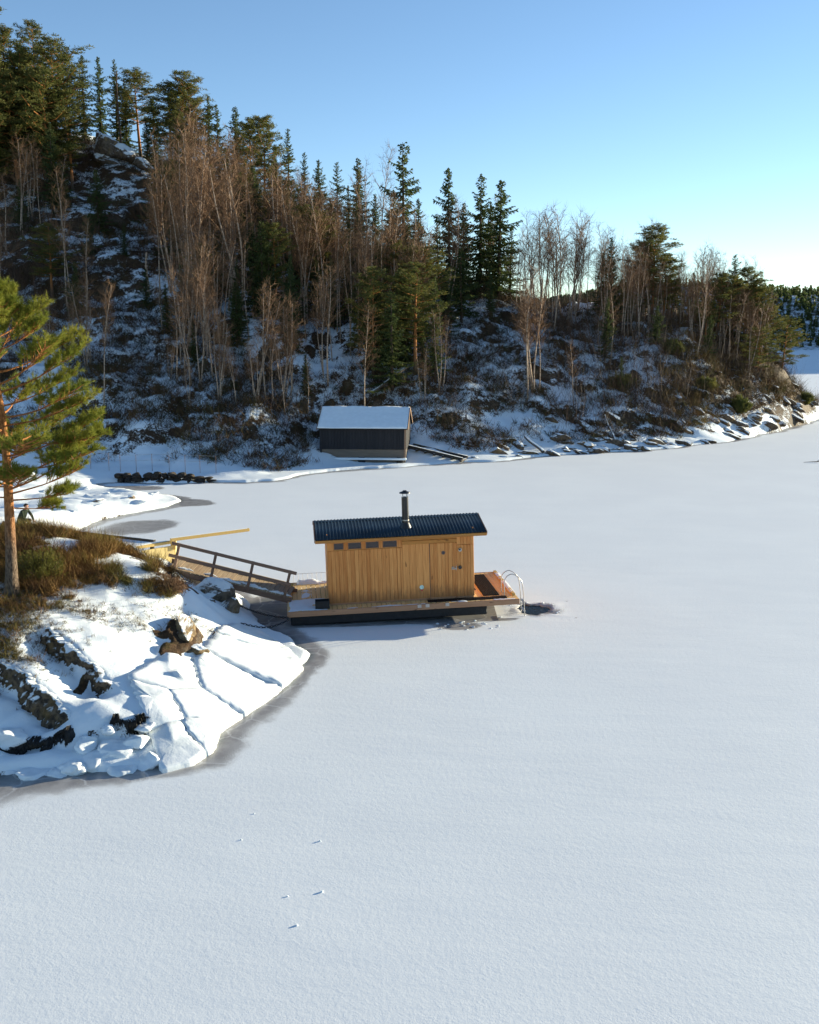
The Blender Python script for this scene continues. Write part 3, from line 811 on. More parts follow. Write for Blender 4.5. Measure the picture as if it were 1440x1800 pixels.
# bathing ladder: two hooped rails and steps
for y in (0.42, 0.90):
    pts = [(6.80, y, 0.0), (6.80, y, 0.45)]
    pts += [(7.06 - 0.26 * math.cos(a), y, 0.45 + 0.26 * math.sin(a)) for a in np.linspace(0.25, math.pi / 2, 6)]
    pts += [(7.06 + 0.33 * math.sin(a), y, 0.45 + 0.26 * math.cos(a) - 0.10 * a) for a in np.linspace(0.3, 1.5, 6)]
    pts += [(7.42, y, 0.0), (7.46, y, -0.95)]
    MB().tube(pts, 0.0135, 10).build('ladder_rail', M['steel'], raft, True)
for z in (-0.25, -0.52, -0.80):
    MB().box((7.445, 0.66, z), (0.07, 0.46, 0.025)).build('ladder_step', M['steel'], raft)
MB().tube([(6.35, 3.52, 0), (6.35, 3.52, 0.34)], 0.02, 8).build('mooring_pin', M['steel'], raft, True)
# low wire fence on the landward back corner
fw = MB()
for i in range(9): fw.tube([(0.05 + 0.155 * i, 3.5, 0), (0.05 + 0.155 * i, 3.5, 0.34)], 0.006, 4)
fw.tube([(0.05, 3.5, 0.33), (1.29, 3.5, 0.33)], 0.006, 4)
fw.build('wire_fence', M['steel'], raft)

RM = Matrix.Translation(RAFT0) @ Euler((0, -LIST, TH)).to_matrix().to_4x4()
def on_raft(x, y, z=0.0): return RM @ Vector((x, y, z))
def raft_thing(name, x, y, z, label, cat, group=None):
    e = empty(name, on_raft(x, y, z), rot=(0, -LIST, TH)); return tag(e, label, cat, group)

for (x, y, w, d, lab) in ((6.42, 1.95, 0.52, 2.7, 'long dark rubber mat across the open end of the raft deck'),
                          (5.98, 1.75, 0.16, 0.75, 'short dark rubber mat against the end wall of the sauna')):
    mt = raft_thing('rubber_mat', x, y, 0.006, lab, 'mat')
    m_ = MB().box((0, 0, 0.004), (w, d, 0.008))
    m_.build('backing', M['rubber'], mt)
    rb = MB(); k = int(d / 0.055)
    for i in range(k): rb.box((0, -d / 2 + 0.03 + i * (d - 0.06) / max(1, k - 1), 0.013), (w - 0.03, 0.022, 0.012))
    for i in range(int(w / 0.06)): rb.box((-w / 2 + 0.03 + i * 0.06, 0, 0.0125), (0.015, d - 0.03, 0.010))
    kind(rb.build('rib', M['rubber'], mt), 'stuff')
mt = raft_thing('rubber_mat', 5.6, 0.33, 0.006, 'dark wet mat lying along the front wall below the door', 'mat')
MB().box((0, 0, 0.005), (2.5, 0.28, 0.012)).build('backing', M['rubber'], mt, bevel=0.003)
rb = MB()
for i in range(40): rb.box((-1.2 + i * 0.0615, 0, 0.014), (0.025, 0.25, 0.008))
kind(rb.build('rib', M['rubber'], mt), 'stuff')
bx = raft_thing('crate', 1.08, 0.30, 0.0, 'small black open crate on the deck at the sauna corner', 'crate')
for (c, d) in (((0, -0.14, 0.13), (0.44, 0.02, 0.24)), ((0, 0.14, 0.13), (0.44, 0.02, 0.24)), ((-0.21, 0, 0.13), (0.02, 0.258, 0.236)), ((0.21, 0, 0.13), (0.02, 0.258, 0.236))):
    MB().box(c, d).build('side_panel', M['pontoon'], bx, bevel=0.004)
MB().box((0, 0, 0.02), (0.398, 0.258, 0.02)).build('bottom', M['pontoon'], bx)

# ---- the cabin
CX0, CY0, CL, CD, CH = 1.30, 0.50, 4.56, 2.5, 2.02
cab = raft_thing('sauna_cabin', CX0, CY0, 0.0, 'honey-coloured timber sauna cabin with dark blue corrugated roof on the raft', 'cabin')
MB().box((CL / 2, CD / 2, 0.045), (CL - 0.04, CD - 0.04, 0.09)).build('sill', M['fascia_wood'], cab)
core = MB().box((CL / 2, CD / 2, 0.09 + CH / 2), (CL - 0.08, CD - 0.08, CH)).build('wall_core', M['cabin_wood'], cab)
def U(px): return (px - 577) / 57.0 * (1 + 0.0)
Z0 = 0.07
def boards(x0, x1, z0, z1, y=0.008, w=0.118, parent=cab, mat='cabin_wood', tag_='board', seed=0):
    k = max(1, round((x1 - x0) / w)); ww = (x1 - x0) / k; rg = random.Random(seed)
    for i in range(k):
        wood_part(tag_, (x0 + ww * (i + .5), y + rg.uniform(-0.003, 0.003), (z0 + z1) / 2), (ww - 0.005, 0.03, z1 - z0), mat, parent, 0.004)
xs = CL
# front, landward section: long lower boards and a short upper course holding four windows
SEAM = Z0 + 1.66; TOP = Z0 + CH
boards(0.0, 2.15, Z0, SEAM - 0.004, seed=1)
wins = [(U(589), U(606)), (U(614), U(637)), (U(645), U(668)), (U(675), U(700))]
wz0, wz1 = SEAM + 0.03, SEAM + 0.235
edges = [0.0] + [q_ for w_ in wins for q_ in w_] + [2.15]
for i in range(0, len(edges), 2):
    a, b = edges[i], edges[i + 1]
    if b - a > 0.02: boards(a, b, SEAM + 0.004, TOP, w=0.16, seed=10 + i)
for a, b in wins:
    boards(a, b, wz1, TOP, w=0.5, seed=3)
    MB().box(((a + b) / 2, 0.008, SEAM + 0.016), (b - a - 0.004, 0.03, 0.026)).build('board', M['trim_wood'], cab)
    w_ = MB()
    for (c, d) in ((((a + b) / 2, 0.012, wz0 + 0.009), (b - a, 0.03, 0.018)), (((a + b) / 2, 0.012, wz1 - 0.009), (b - a, 0.03, 0.018)),
                   ((a + 0.009, 0.012, (wz0 + wz1) / 2), (0.018, 0.029, wz1 - wz0 - 0.036)), ((b - 0.009, 0.012, (wz0 + wz1) / 2), (0.018, 0.029, wz1 - wz0 - 0.036))): w_.box(c, d)
    wo = w_.build('window', M['rail_wood'], cab)
    MB().box(((a + b) / 2, 0.020, (wz0 + wz1) / 2), (b - a - 0.036, 0.008, wz1 - wz0 - 0.036)).build('pane', M['window_glass'], wo)
# trim post, fixed panel, lintel, door, end boards
wood_part('trim_board', (2.205, 0.0, Z0 + 0.83), (0.10, 0.045, 1.66 - 0.01), 'cabin_wood', cab)
boards(2.155, 2.32, SEAM + 0.004, TOP, w=0.165, seed=20)
DL, DM, DR = 2.32, 3.165, 4.02
boards(2.26, DL - 0.0, Z0, SEAM, w=0.06, seed=21)
boards(DL, DM, Z0, Z0 + 1.74, y=0.012, w=0.21, seed=22)
wood_part('lintel', ((DL + DR) / 2, 0.0, Z0 + 1.80), (DR - DL, 0.05, 0.115), 'trim_wood', cab)
wood_part('lintel', ((DL + DR) / 2, 0.004, Z0 + 1.925), (DR - DL, 0.04, 0.12), 'trim_wood', cab)
door = empty('door', (DM, 0, Z0)); door.parent = cab
dw = DR - DM
boards(0.012, dw - 0.03, 0.012, 1.735, y=-0.004, w=0.118, parent=door, seed=23)
wood_part('stile', (dw - 0.022, -0.026, 0.86), (0.05, 0.022, 1.72), 'cabin_wood', door)
MB().box((0.0, 0.003, 0.87), (0.012, 0.03, 1.72)).build('joint_strip', M['rail_wood'], door)
def disc(name, x, y, z, r, th, mat, parent, seg_=20):
    return MB().tube([(x, y, z), (x, y - th, z)], r, seg_).build(name, M[mat], parent, True)
disc('porthole', 0.43, -0.018, 1.43, 0.062, 0.014, 'rail_wood', door)
disc('porthole_glass', 0.43, -0.030, 1.43, 0.046, 0.006, 'window_glass', door)
MB().box((dw - 0.10, -0.034, 0.90), (0.15, 0.03, 0.03)).box((dw - 0.13, -0.04, 0.955), (0.09, 0.02, 0.022)).box((dw - 0.03, -0.045, 0.93), (0.018, 0.03, 0.14)).build('latch', M['steel'], door)
disc('padlock', dw + 0.09, -0.03, 0.94, 0.055, 0.04, 'black_metal', door)
disc('wall_lamp', U(812), -0.008, Z0 + 1.50, 0.055, 0.05, 'steel', cab)
disc('lamp_lens', U(812) - 0.012, -0.058, Z0 + 1.512, 0.03, 0.006, 'black_metal', cab)
disc('notice', U(742), -0.012, Z0 + 0.36, 0.068, 0.006, 'white_plate', cab)
MB().box((U(742) + 0.005, -0.014, Z0 + 0.265), (0.055, 0.006, 0.05)).build('notice', M['red_plate'], cab)
boards(DR, CL, Z0, SEAM - 0.01, seed=30); boards(DR, CL, SEAM + 0.004, TOP, y=-0.004, seed=31)
# the other three walls
for i in range(21):
    w_ = (CD - 0.03) / 21
    for x in (0.008, CL - 0.008):
        wood_part('board', (x, 0.025 + w_ * (i + .5), Z0 + CH / 2 + 0.08), (0.03, w_ - 0.005, CH + 0.14), 'cabin_wood', cab, 0.004)
for i in range(38):
    wood_part('board', (CL * (i + .5) / 38, CD - 0.008, Z0 + CH / 2), (CL / 38 - 0.005, 0.03, CH), 'cabin_wood', cab, 0.004)
# roof: shallow gable of corrugated sheet
RX0, RX1 = -0.36, CL + 0.36; EV = 0.30; RISE = 0.30
zE = TOP + 0.03; zR = zE + RISE; yF, yM, yB = -EV, CD / 2, CD + EV
nr = 620; X = np.linspace(RX0, RX1, nr); prof = 0.010 * np.tanh(2.2 * np.cos(X / 0.104 * 2 * math.pi)) + 0.012
V = []
for y, z in ((yF, zE), (yM + 0.05, zR + 0.05 * RISE / (yM - yF))): V += [(x, y, z + 0.02 + p) for x, p in zip(X, prof)]
for y, z in ((yM, zR - 0.035), (yB, zE - 0.03)): V += [(x, y, z + 0.02 + p) for x, p in zip(X, prof)]
Q = []
for s in (0, 2):
    Q += [(s * nr + i, s * nr + i + 1, (s + 1) * nr + i + 1, (s + 1) * nr + i) for i in range(nr - 1)]
rme = np_mesh('roof', V, Q, None, M['roof_metal'])
roof = link('roof', rme, cab)
so = roof.modifiers.new('thick', 'SOLIDIFY'); so.thickness = 0.004
ang = math.atan2(RISE, yM - yF); rotx = Matrix.Rotation(ang, 3, 'X'); sl = math.hypot(RISE, yM - yF)
MB().box((CL / 2, (yF + yM) / 2 + 0.01, (zE + zR) / 2 - 0.018), (RX1 - RX0 - 0.02, sl - 0.04, 0.05), rotx).build('roof_board', M['trim_wood'], cab)
MB().box((CL / 2, (yB + yM) / 2 - 0.01, (zE + zR) / 2 - 0.055), (RX1 - RX0 - 0.02, sl - 0.04, 0.05), rotx.transposed()).build('roof_board', M['trim_wood'], cab)
MB().box((CL / 2, yF - 0.012, zE - 0.035), (RX1 - RX0, 0.024, 0.085)).build('eave_board', M['trim_wood'], cab, bevel=0.004)
for x in (RX0 - 0.012, RX1 + 0.012):
    MB().box((x, (yF + yM) / 2, (zE + zR) / 2), (0.022, sl, 0.11), rotx).build('barge_board', M['rail_wood'], cab)
    MB().box((x, (yB + yM) / 2, (zE + zR) / 2 - 0.03), (0.022, sl - 0.03, 0.11), rotx.transposed()).build('barge_board', M['rail_wood'], cab)
MB().box((CL / 2, yM - 0.10, zR + 0.035 - 0.10 * math.tan(ang)), (RX1 - RX0, 0.11, 0.012), rotx).build('ridge_flashing', M['roof_metal'], cab)
for sx in (0.015, CL - 0.015):      # gable triangles above the end walls
    g = MB(); g.V = [(sx + dx, y, z) for dx in (-0.012, 0.012) for y, z in ((0.03, TOP + 0.06), (CD - 0.03, TOP + 0.06), (CD / 2, zR - 0.06))]
    g.F = [(0, 1, 2), (3, 5, 4), (0, 3, 4, 1), (1, 4, 5, 2), (2, 5, 3, 0)]; g.build('gable_panel', M['cabin_wood'], cab)
# chimney on the near slope
chx, chy = U(719), 0.42; chz = zE + RISE * (chy - yF) / (yM - yF)
ch = empty('chimney', (chx, chy, chz)); ch.parent = cab
MB().tube([(0, 0, -0.06), (0, 0, 0.98)], 0.108, 24).build('pipe', M['black_metal'], ch, True)
MB().tube([(0, 0, 0.0), (0, 0, 0.10), (0, 0, 0.17)], [0.19, 0.15, 0.115], 24).build('flashing', M['black_metal'], ch, True)
MB().tube([(0, 0, 0.235), (0, 0, 0.27)], 0.115, 24).build('clamp_band', M['steel'], ch, True)
for a in (0.6, 2.2, 3.8, 5.3):
    MB().box((0.092 * math.cos(a), 0.092 * math.sin(a), 1.04), (0.022, 0.022, 0.14)).build('cap_strut', M['steel'], ch)
MB().tube([(0, 0, 1.10), (0, 0, 1.125), (0, 0, 1.16), (0, 0, 1.185)], [0.175, 0.165, 0.07, 0.055], 24).build('cap', M['black_metal'], ch, True)

# ================================================================== gangway and landing
GA, GB = on_z(508, 1051, 0.60), on_y(296, 999, 30.9)
gdir = (GB - GA); glen = gdir.length; gx_ = gdir.normalized(); gy_ = Vector((gx_.y, -gx_.x, 0)).normalized()
if gy_.y < 0: gy_ = -gy_
gz_ = gx_.cross(gy_);
if gz_.z < 0: gz_ = -gz_
gw = empty('gangway', GA); tag(gw, 'sloping plank gangway with brown timber handrail from the knoll to the raft', 'gangway')
def G(s, y, z): return gx_ * s + gy_ * y + gz_ * z
def gbox(name, s0, s1, y, z, w, h, mat):
    return MB().beam(G(s0, y, z), G(s1, y, z), w, h, gz_).build(name, M[mat], gw, bevel=0.005)
gbox('stringer', -0.1, glen + 0.2, 0.0, -0.08, 0.06, 0.17, 'rail_wood'); gbox('stringer', -0.1, glen + 0.2, 1.15, -0.08, 0.06, 0.17, 'rail_wood')
k = int(glen / 0.145)
for i in range(k):
    s = glen * (i + .5) / k
    MB().beam(G(s, -0.03, 0.025 + 0.004 * ((i * 5) % 3)), G(s, 1.2, 0.025 + 0.004 * ((i * 3) % 4)), glen / k - 0.012, 0.035, gz_).build('plank', M['gang_wood'], gw, bevel=0.004)
for i in range(4):
    s = 0.14 + (glen - 0.34) * i / 3
    MB().beam(G(s, -0.055, -0.12), G(s, -0.055, 0.90), 0.05, 0.085, gx_).build('post', M['rail_wood'], gw, bevel=0.005)
gbox('top_rail', -0.08, glen + 0.02, -0.105, 0.86, 0.045, 0.10, 'rail_wood'); gbox('mid_rail', 0.02, glen + 0.05, -0.105, 0.46, 0.045, 0.10, 'rail_wood')
gsn = MB()
rg = random.Random(4)
for i in range(26):
    s = rg.uniform(0.1, glen * 0.95); y = rg.uniform(0.02, 0.22)
    gsn.tube([G(s - rg.uniform(.08, .25), y, 0.046), G(s, y + .02, 0.062), G(s + rg.uniform(.08, .25), y, 0.046)], [0.01, rg.uniform(.03, .06), 0.01], 6)
kind(gsn.build('lying_snow', M['snow_part'], gw, True), 'stuff')
gbox('toe_board', glen * 0.02, glen, 1.19, 0.09, 0.03, 0.11, 'fresh_wood')

# pale formwork abutment with a snow-topped timber and a boom reaching over the ice
A1, A2 = on_y(236, 964, 31.4), on_y(306, 948, 32.4)
ab = empty('landing_wall', (A2.x, A2.y, 1.2)); tag(ab, 'pale yellow panelled landing wall at the head of the gangway', 'wall')
d_ = (A2 - A1); d_.z = 0; ax_ = d_.normalized()
def arel(v): return Vector(v) - ab.location
top = (A1.z + A2.z) / 2
for i in range(4):
    a = A1 + d_ * (i / 4 + 0.006); b = A1 + d_ * ((i + 1) / 4 - 0.006)
    a = Vector((a.x, a.y, (top - 0.16 + 0.8) / 2)); b = Vector((b.x, b.y, a.z))
    MB().beam(arel(a), arel(b), 0.05, top - 0.16 - 0.8).build('panel', M['concrete'], ab, bevel=0.004)
MB().beam(arel((A2.x, A2.y + 0.03, (top + .8) / 2 - 0.1)), arel((A2.x - 0.25, A2.y + 1.3, (top + .8) / 2 - 0.1)), 0.05, top - 1.0).build('panel', M['concrete'], ab)
MB().beam(arel((A1.x, A1.y - 0.03, top - 0.02)), arel((A2.x + 0.03, A2.y - 0.02, top - 0.02)), 0.14, 0.09).build('cap_timber', M['fresh_wood'], ab, bevel=0.006)
MB().beam(arel((A1.x, A1.y - 0.02, top + 0.04)), arel((A2.x, A2.y - 0.01, top + 0.04)), 0.12, 0.03).build('lying_snow', M['snow_part'], ab, bevel=0.01)
MB().box(arel((A2.x - 0.02, A2.y - 0.045, top - 0.16)), (0.16, 0.07, 0.26)).build('corner_post', M['fresh_wood'], ab, bevel=0.006)
B1, B2 = on_z(300, 949, top + 0.09), on_z(438, 931, top + 0.09)
bo = empty('boom', B1); tag(bo, 'long pale timber boom reaching out over the ice from the landing', 'timber beam')
MB().beam((0, 0, 0), B2 - B1, 0.10, 0.10).build('timber', M['fresh_wood'], bo, bevel=0.008)
MB().beam(Vector((0, 0, 0.06)), (B2 - B1) * 0.97 + Vector((0, 0, 0.06)), 0.075, 0.022).build('lying_snow', M['snow_part'], bo, bevel=0.006)
for i, (u0, v0, u1, v1) in enumerate(((203, 954, 232, 972), (216, 954, 246, 974), (228, 956, 258, 979))):
    a, b = on_y(u0, v0, 31.2), on_y(u1, v1, 30.7)
    for p_ in (a, b): p_.z = max(p_.z, Z(p_.x, p_.y) + 0.04)
    o = MB().beam((0, 0, 0), b - a, 0.10, 0.04).build('loose_plank', M['timber_snow'], None, bevel=0.004); o.location = a
    tag(o, 'pale snow-dusted plank lying loose on the heath above the landing', 'plank', 'loose planks by the landing')

# snow-covered jetty edge behind the knoll
J1, J2 = on_z(104, 930, 0.55), on_z(272, 949, 0.55)
jt = empty('jetty', (J1.x, J1.y, 0)); tag(jt, 'low snow-covered jetty with dark edge beam behind the heath knoll', 'jetty')
jd = (J2 - J1).normalized(); jn = Vector((jd.y, -jd.x, 0)); L = (J2 - J1).length
jr = lambda s, n_, z: jd * s + jn * n_ + Vector((0, 0, z))
MB().beam(jr(-1, 0, 0.46), jr(L, 0, 0.46), 0.14, 0.22).build('edge_beam', M['timber_snow'], jt, bevel=0.01)
for i in range(24):
    s = -0.9 + (L + 0.8) * i / 23.0
    MB().beam(jr(s, 0.09, 0.40), jr(s, 1.35, 0.40), 0.17, 0.04).build('plank', M['deck_wood'], jt)
MB().beam(jr(-0.95, 0.72, 0.45), jr(L - 0.05, 0.72, 0.45), 1.22, 0.05).build('lying_snow', M['snow_part'], jt, bevel=0.02)
for s in (0.0, L * 0.5, L - 0.1): MB().tube([jr(s, 0.05, -0.5), jr(s, 0.05, 0.35)], 0.09, 10).build('pile', M['timber_snow'], jt, True)

# mooring chains from the rock to the raft
def chain(u0, v0, z0, u1, v1, z1, sag, label):
    a, b = on_z(u0, v0, z0), on_z(u1, v1, z1)
    o = empty('mooring_chain', a); tag(o, label, 'chain'); n_ = int((b - a).length / 0.075); pts = []
    for i in range(n_ + 1):
        t = i / n_; p = (b - a) * t; p.z -= sag * 4 * t * (1 - t)
        w = a + p; p.z = max(p.z, Z(w.x, w.y) + 0.02 - a.z, 0.02 - a.z); pts.append(p)
    me_ = None
    for i in range(n_):
        d = (pts[i + 1] - pts[i]).normalized(); m0 = (pts[i] + pts[i + 1]) / 2
        if me_ is None:
            mb_ = MB(); mb_.tube([(0.052 * math.cos(t), 0.026 * math.sin(t), 0) for t in np.linspace(0, 2 * math.pi, 13)], 0.011, 5); me_ = mb_.mesh('link', M['black_metal'], True)
        l = link('link', me_, o); l.location = m0
        l.rotation_euler = (d.to_track_quat('X', 'Z') @ Euler((i % 2 * math.pi / 2, 0, 0)).to_quaternion()).to_euler()
chain(405, 1056, 0.5, 506, 1086, 0.35, 0.12, 'dark mooring chain from the boulder under the gangway to the raft')
chain(424, 1099, 0.25, 507, 1090, 0.3, 0.16, 'dark mooring chain from the shore ice slabs to the raft corner')

# ================================================================== boathouse across the bay
BH = on_z(563, 801, 0.55); bth = R(-4.0)
bh = empty('boathouse', BH, bth); tag(bh, 'dark tarred boathouse with snow-covered gable roof at the water edge', 'boathouse')
BL, BD, BHt = 5.75, 4.2, 1.95
MB().box((BL / 2, BD / 2, -0.15), (BL - 0.06, BD - 0.06, 1.2)).build('sill', M['foundation'], bh, bevel=0.01)
MB().box((BL / 2, BD / 2, 1.15), (BL - 0.08, BD - 0.08, 1.55)).build('wall_core', M['tar_wood'], bh)
for i in range(29):
    w_ = BL / 29
    for y in (-0.005, BD + 0.005): MB().box((w_ * (i + .5), y, 0.45 + 0.75 + 0.004 * (i % 3)), (w_ - 0.012, 0.05, 1.50)).build('board', M['tar_wood'], bh, bevel=0.005)
for i in range(21):
    w_ = BD / 21; yc = w_ * (i + .5); rise = 1.1 * (1 - abs(yc - BD / 2) / (BD / 2))
    for x in (-0.005, BL + 0.005): MB().box((x, yc, 0.45 + (1.5 + rise) / 2), (0.05, w_ - 0.012, 1.5 + rise)).build('board', M['tar_wood'], bh, bevel=0.005)
for s in (-1, 1):
    r_ = MB(); y0, y1 = (-0.28, BD / 2) if s < 0 else (BD + 0.28, BD / 2); z0, z1 = 1.95 - 0.28 * 1.1 / (BD / 2), 3.05
    a = math.atan2(z1 - z0, abs(y1 - y0)); l_ = math.hypot(z1 - z0, y1 - y0); rt = Matrix.Rotation(-s * a, 3, 'X')
    r_.box((BL / 2, (y0 + y1) / 2, (z0 + z1) / 2 + 0.03), (BL + 0.3, l_, 0.05), rt); ro = r_.build('roof', M['tar_wood'], bh)
    nx_, ny_ = 60, 26; Xs, Ys = np.meshgrid(np.linspace(-0.14, BL + 0.14, nx_), np.linspace(0, 1, ny_))
    H = 0.085 + 0.06 * fbm(Xs * 0.9 + s, Ys * 2.5, 4); H[0, :] = 0.055; H[:, 0] = 0.055; H[:, -1] = 0.055
    Vs = np.stack([Xs, y0 + (y1 - y0) * Ys, z0 + (z1 - z0) * Ys + 0.03 + H], -1).reshape(-1, 3)
    qf, us = grid_faces(np.ones_like(Xs, dtype=bool))
    so_ = link('roof_snow', np_mesh('roof_snow', Vs[us], qf, None, M['snow_part'], True), bh)
    sm = so_.modifiers.new('thick', 'SOLIDIFY'); sm.thickness = 0.05; sm.offset = -1 if s < 0 else 1
    for x in (-0.165, BL + 0.165):
        MB().box((x, (y0 + y1) / 2, (z0 + z1) / 2 + 0.02), (0.03, l_, 0.16), rt).build('barge_board', M['barge'], bh)
for x in (0.06, BL - 0.04): MB().box((x, -0.035, 0.95), (0.11, 0.03, 1.98)).build('corner_board', M['tar_wood'] if x < 1 else M['barge'], bh)  # sun-side board made paler to paint its narrow sunlit strip
MB().box((BL / 2, -0.14, -0.16), (BL + 0.1, 0.34, 0.12)).build('ledge_snow', M['snow_part'], bh, bevel=0.02)
for x in (0.4, 2.8, 5.4): MB().box((x, 0.1, -0.45), (0.5, 0.45, 0.8)).build('foundation_stone', M['rock_black'], bh, bevel=0.08)

sw0, sw1 = on_z(722, 783, 0.95), on_z(818, 806, 0.22)
slw = empty('slipway', sw1); tag(slw, 'dark timber slipway dusted with snow running down beside the boathouse', 'slipway')
dv = sw0 - sw1; pn = Vector((-dv.y, dv.x, 0)).normalized()
for s in (-0.55, 0.55): MB().beam(pn * s, dv + pn * s, 0.22, 0.24).build('rail_timber', M['timber_snow'], slw, bevel=0.02)
for i in range(7):
    p_ = dv * (i / 6.2 + 0.02); MB().beam(p_ - pn * 0.75 - Vector((0, 0, 0.1)), p_ + pn * 0.75 - Vector((0, 0, 0.1)), 0.14, 0.14).build('cross_timber', M['timber_snow'], slw, bevel=0.01)

def rock_mesh(seed, size, mat, sub=3, cuts=9, rough=0.06, smooth=False):
    rng = np.random.RandomState(seed); bm = bmesh.new(); bmesh.ops.create_icosphere(bm, subdivisions=sub, radius=1.0)
    P = np.array([v.co for v in bm.verts])
    for _ in range(cuts):
        nrm = rvec(rng, 1)[0]; c = 0.45 + 0.4 * rng.rand(); d = P @ nrm - c
        P = P - np.maximum(d, 0)[:, None] * nrm * 0.96
    P = P + P * (rough * (fbm(P[:, 0] * 2.4 + seed, P[:, 1] * 2.4 + P[:, 2] * 1.7, 4)))[:, None]
    P = P * np.array(size)
    for v, p in zip(bm.verts, P): v.co = p
    me = bpy.data.meshes.new('rock'); bm.to_mesh(me); bm.free(); me.materials.append(M[mat])
    me.polygons.foreach_set('use_smooth', np.full(len(me.polygons), smooth))
    return me
# stone quay and wire fence in the bay
Q1, Q2 = on_z(207, 848), on_z(366, 849)
qw = empty('quay_wall', Q1); tag(qw, 'low dark stone quay wall at the head of the bay', 'wall')
qd = Q2 - Q1; rg = random.Random(8)
for c in range(2):
    s = -0.2 * c; k = 0
    while s < qd.length - 0.1:
        w_ = rg.uniform(0.38, 0.75); p_ = qd.normalized() * (s + w_ / 2)
        hh = 0.30 * (1 - 0.55 * max(0, (s - 3.2) / 2.2)) 
        st_ = link('stone', rock_mesh(400 + c * 30 + int(s * 2), (w_ * 0.72, 0.36, hh * 0.85), 'rock_quay', 3, 16, 0.14), qw)
        st_.location = (p_.x, p_.y + rg.uniform(0.0, 0.12) + 0.15 + 0.1 * c, 0.10 + c * hh * 0.95 + rg.uniform(-.03, .03)); st_.rotation_euler = (0, 0, rg.uniform(-.15, .15))
        s += w_
fe = empty('wire_fence', on_y(160, 828, 60.3)); tag(fe, 'thin wire fence on slim posts above the dark quay wall', 'fence')
tops = []
for i, u in enumerate((160, 192, 212, 240, 268, 298, 326, 352, 380)):
    p_ = on_y(u, 826 + (u - 160) * 0.02, 60.4); p_.z = Z(p_.x, p_.y) - 0.05; t = p_ + Vector((0, 0, 1.12)); tops.append(t)
    MB().tube([p_ - fe.location, t - fe.location], 0.014, 6).build('post', M['rail_wood'], fe, True)
for dz in (-0.03, -0.38):
    MB().tube([t - fe.location + Vector((0, 0, dz)) for t in tops], 0.009, 5).build('wire', M['log_snow'], fe)

# ================================================================== rocks and shore ice
def rock(name, me, loc, rot, label, cat='rock', group=None, scale=1.0):
    o = link(name, me); o.location = loc; o.rotation_euler = rot
    o.scale = (scale,) * 3 if not hasattr(scale, '__len__') else scale
    return tag(o, label, cat, group)
# the snow-capped crag high on the hill
cr = empty('crag', on_y(212, 285, 109)); tag(cr, 'snow-capped rocky crag high on the wooded hill', 'crag')
for i, (du, dv_, sz, rt) in enumerate(((-22, 18, (1.7, 1.5, 1.3), (0.1, 0.25, 0.2)), (12, 0, (2.0, 1.6, 0.9), (0.2, 0.35, 0.0)), (38, -14, (1.8, 1.4, 0.8), (0.0, 0.45, 0.3)), (5, -20, (2.6, 1.3, 0.8), (0.3, 0.3, 0.1)), (-30, -4, (1.1, 1.0, 0.9), (0, 0.2, 1.0)))):
    o = link('rock_slab', rock_mesh(200 + i, sz, 'rock_crag', 4, 16, 0.22), cr); o.location = on_y(212 + du, 272 - dv_, 110) - cr.location; o.rotation_euler = rt
c = on_y(500, 372, 109)
rock('crag', rock_mesh(6, (1.8, 1.4, 0.7), 'rock_snow', 4, 10, 0.10), c - Vector((0, 0, 0.1)), (0, 0.4, 0.2), 'smaller snowy rock shelf among birches below the ridge', 'crag')
# brown outcrops of the knoll
oc = [((326, 1118, 25.0), (0.40, 0.85, 0.36), (0.25, 0.15, 0.1), 'largest brown lichened outcrop breaking through the knoll snow'),
      ((352, 1160, 24.4), (0.32, 0.26, 0.18), (0.0, 0.2, -0.2), 'small brown rock beside the largest knoll outcrop')]
for i, ((u, v, y), s, r_, lab) in enumerate(oc):
    p_ = on_y(u, v, y); p_.z = Z(p_.x, p_.y) - s[2] * 0.05
    rock('outcrop', rock_mesh(20 + i, s, 'rock_brown', 4, 22, 0.18), p_, r_, lab)
for i, (u, v, y, s, lab) in enumerate(((372, 1048, 30.4, (0.75, 0.55, 0.55), 'big rounded snow-topped boulder under the gangway'), (405, 1078, 29.6, (0.30, 0.3, 0.35), 'dark boulder foot beside the mooring chain'))):
    p_ = on_y(u, v, y); p_.z = Z(p_.x, p_.y) + s[2] * (0.25 if i < 2 else -0.25)
    rock('boulder', rock_mesh(30 + i, s, 'rock_snow', 4, 10, 0.10), p_, (0, 0.1, i), lab, 'boulder')
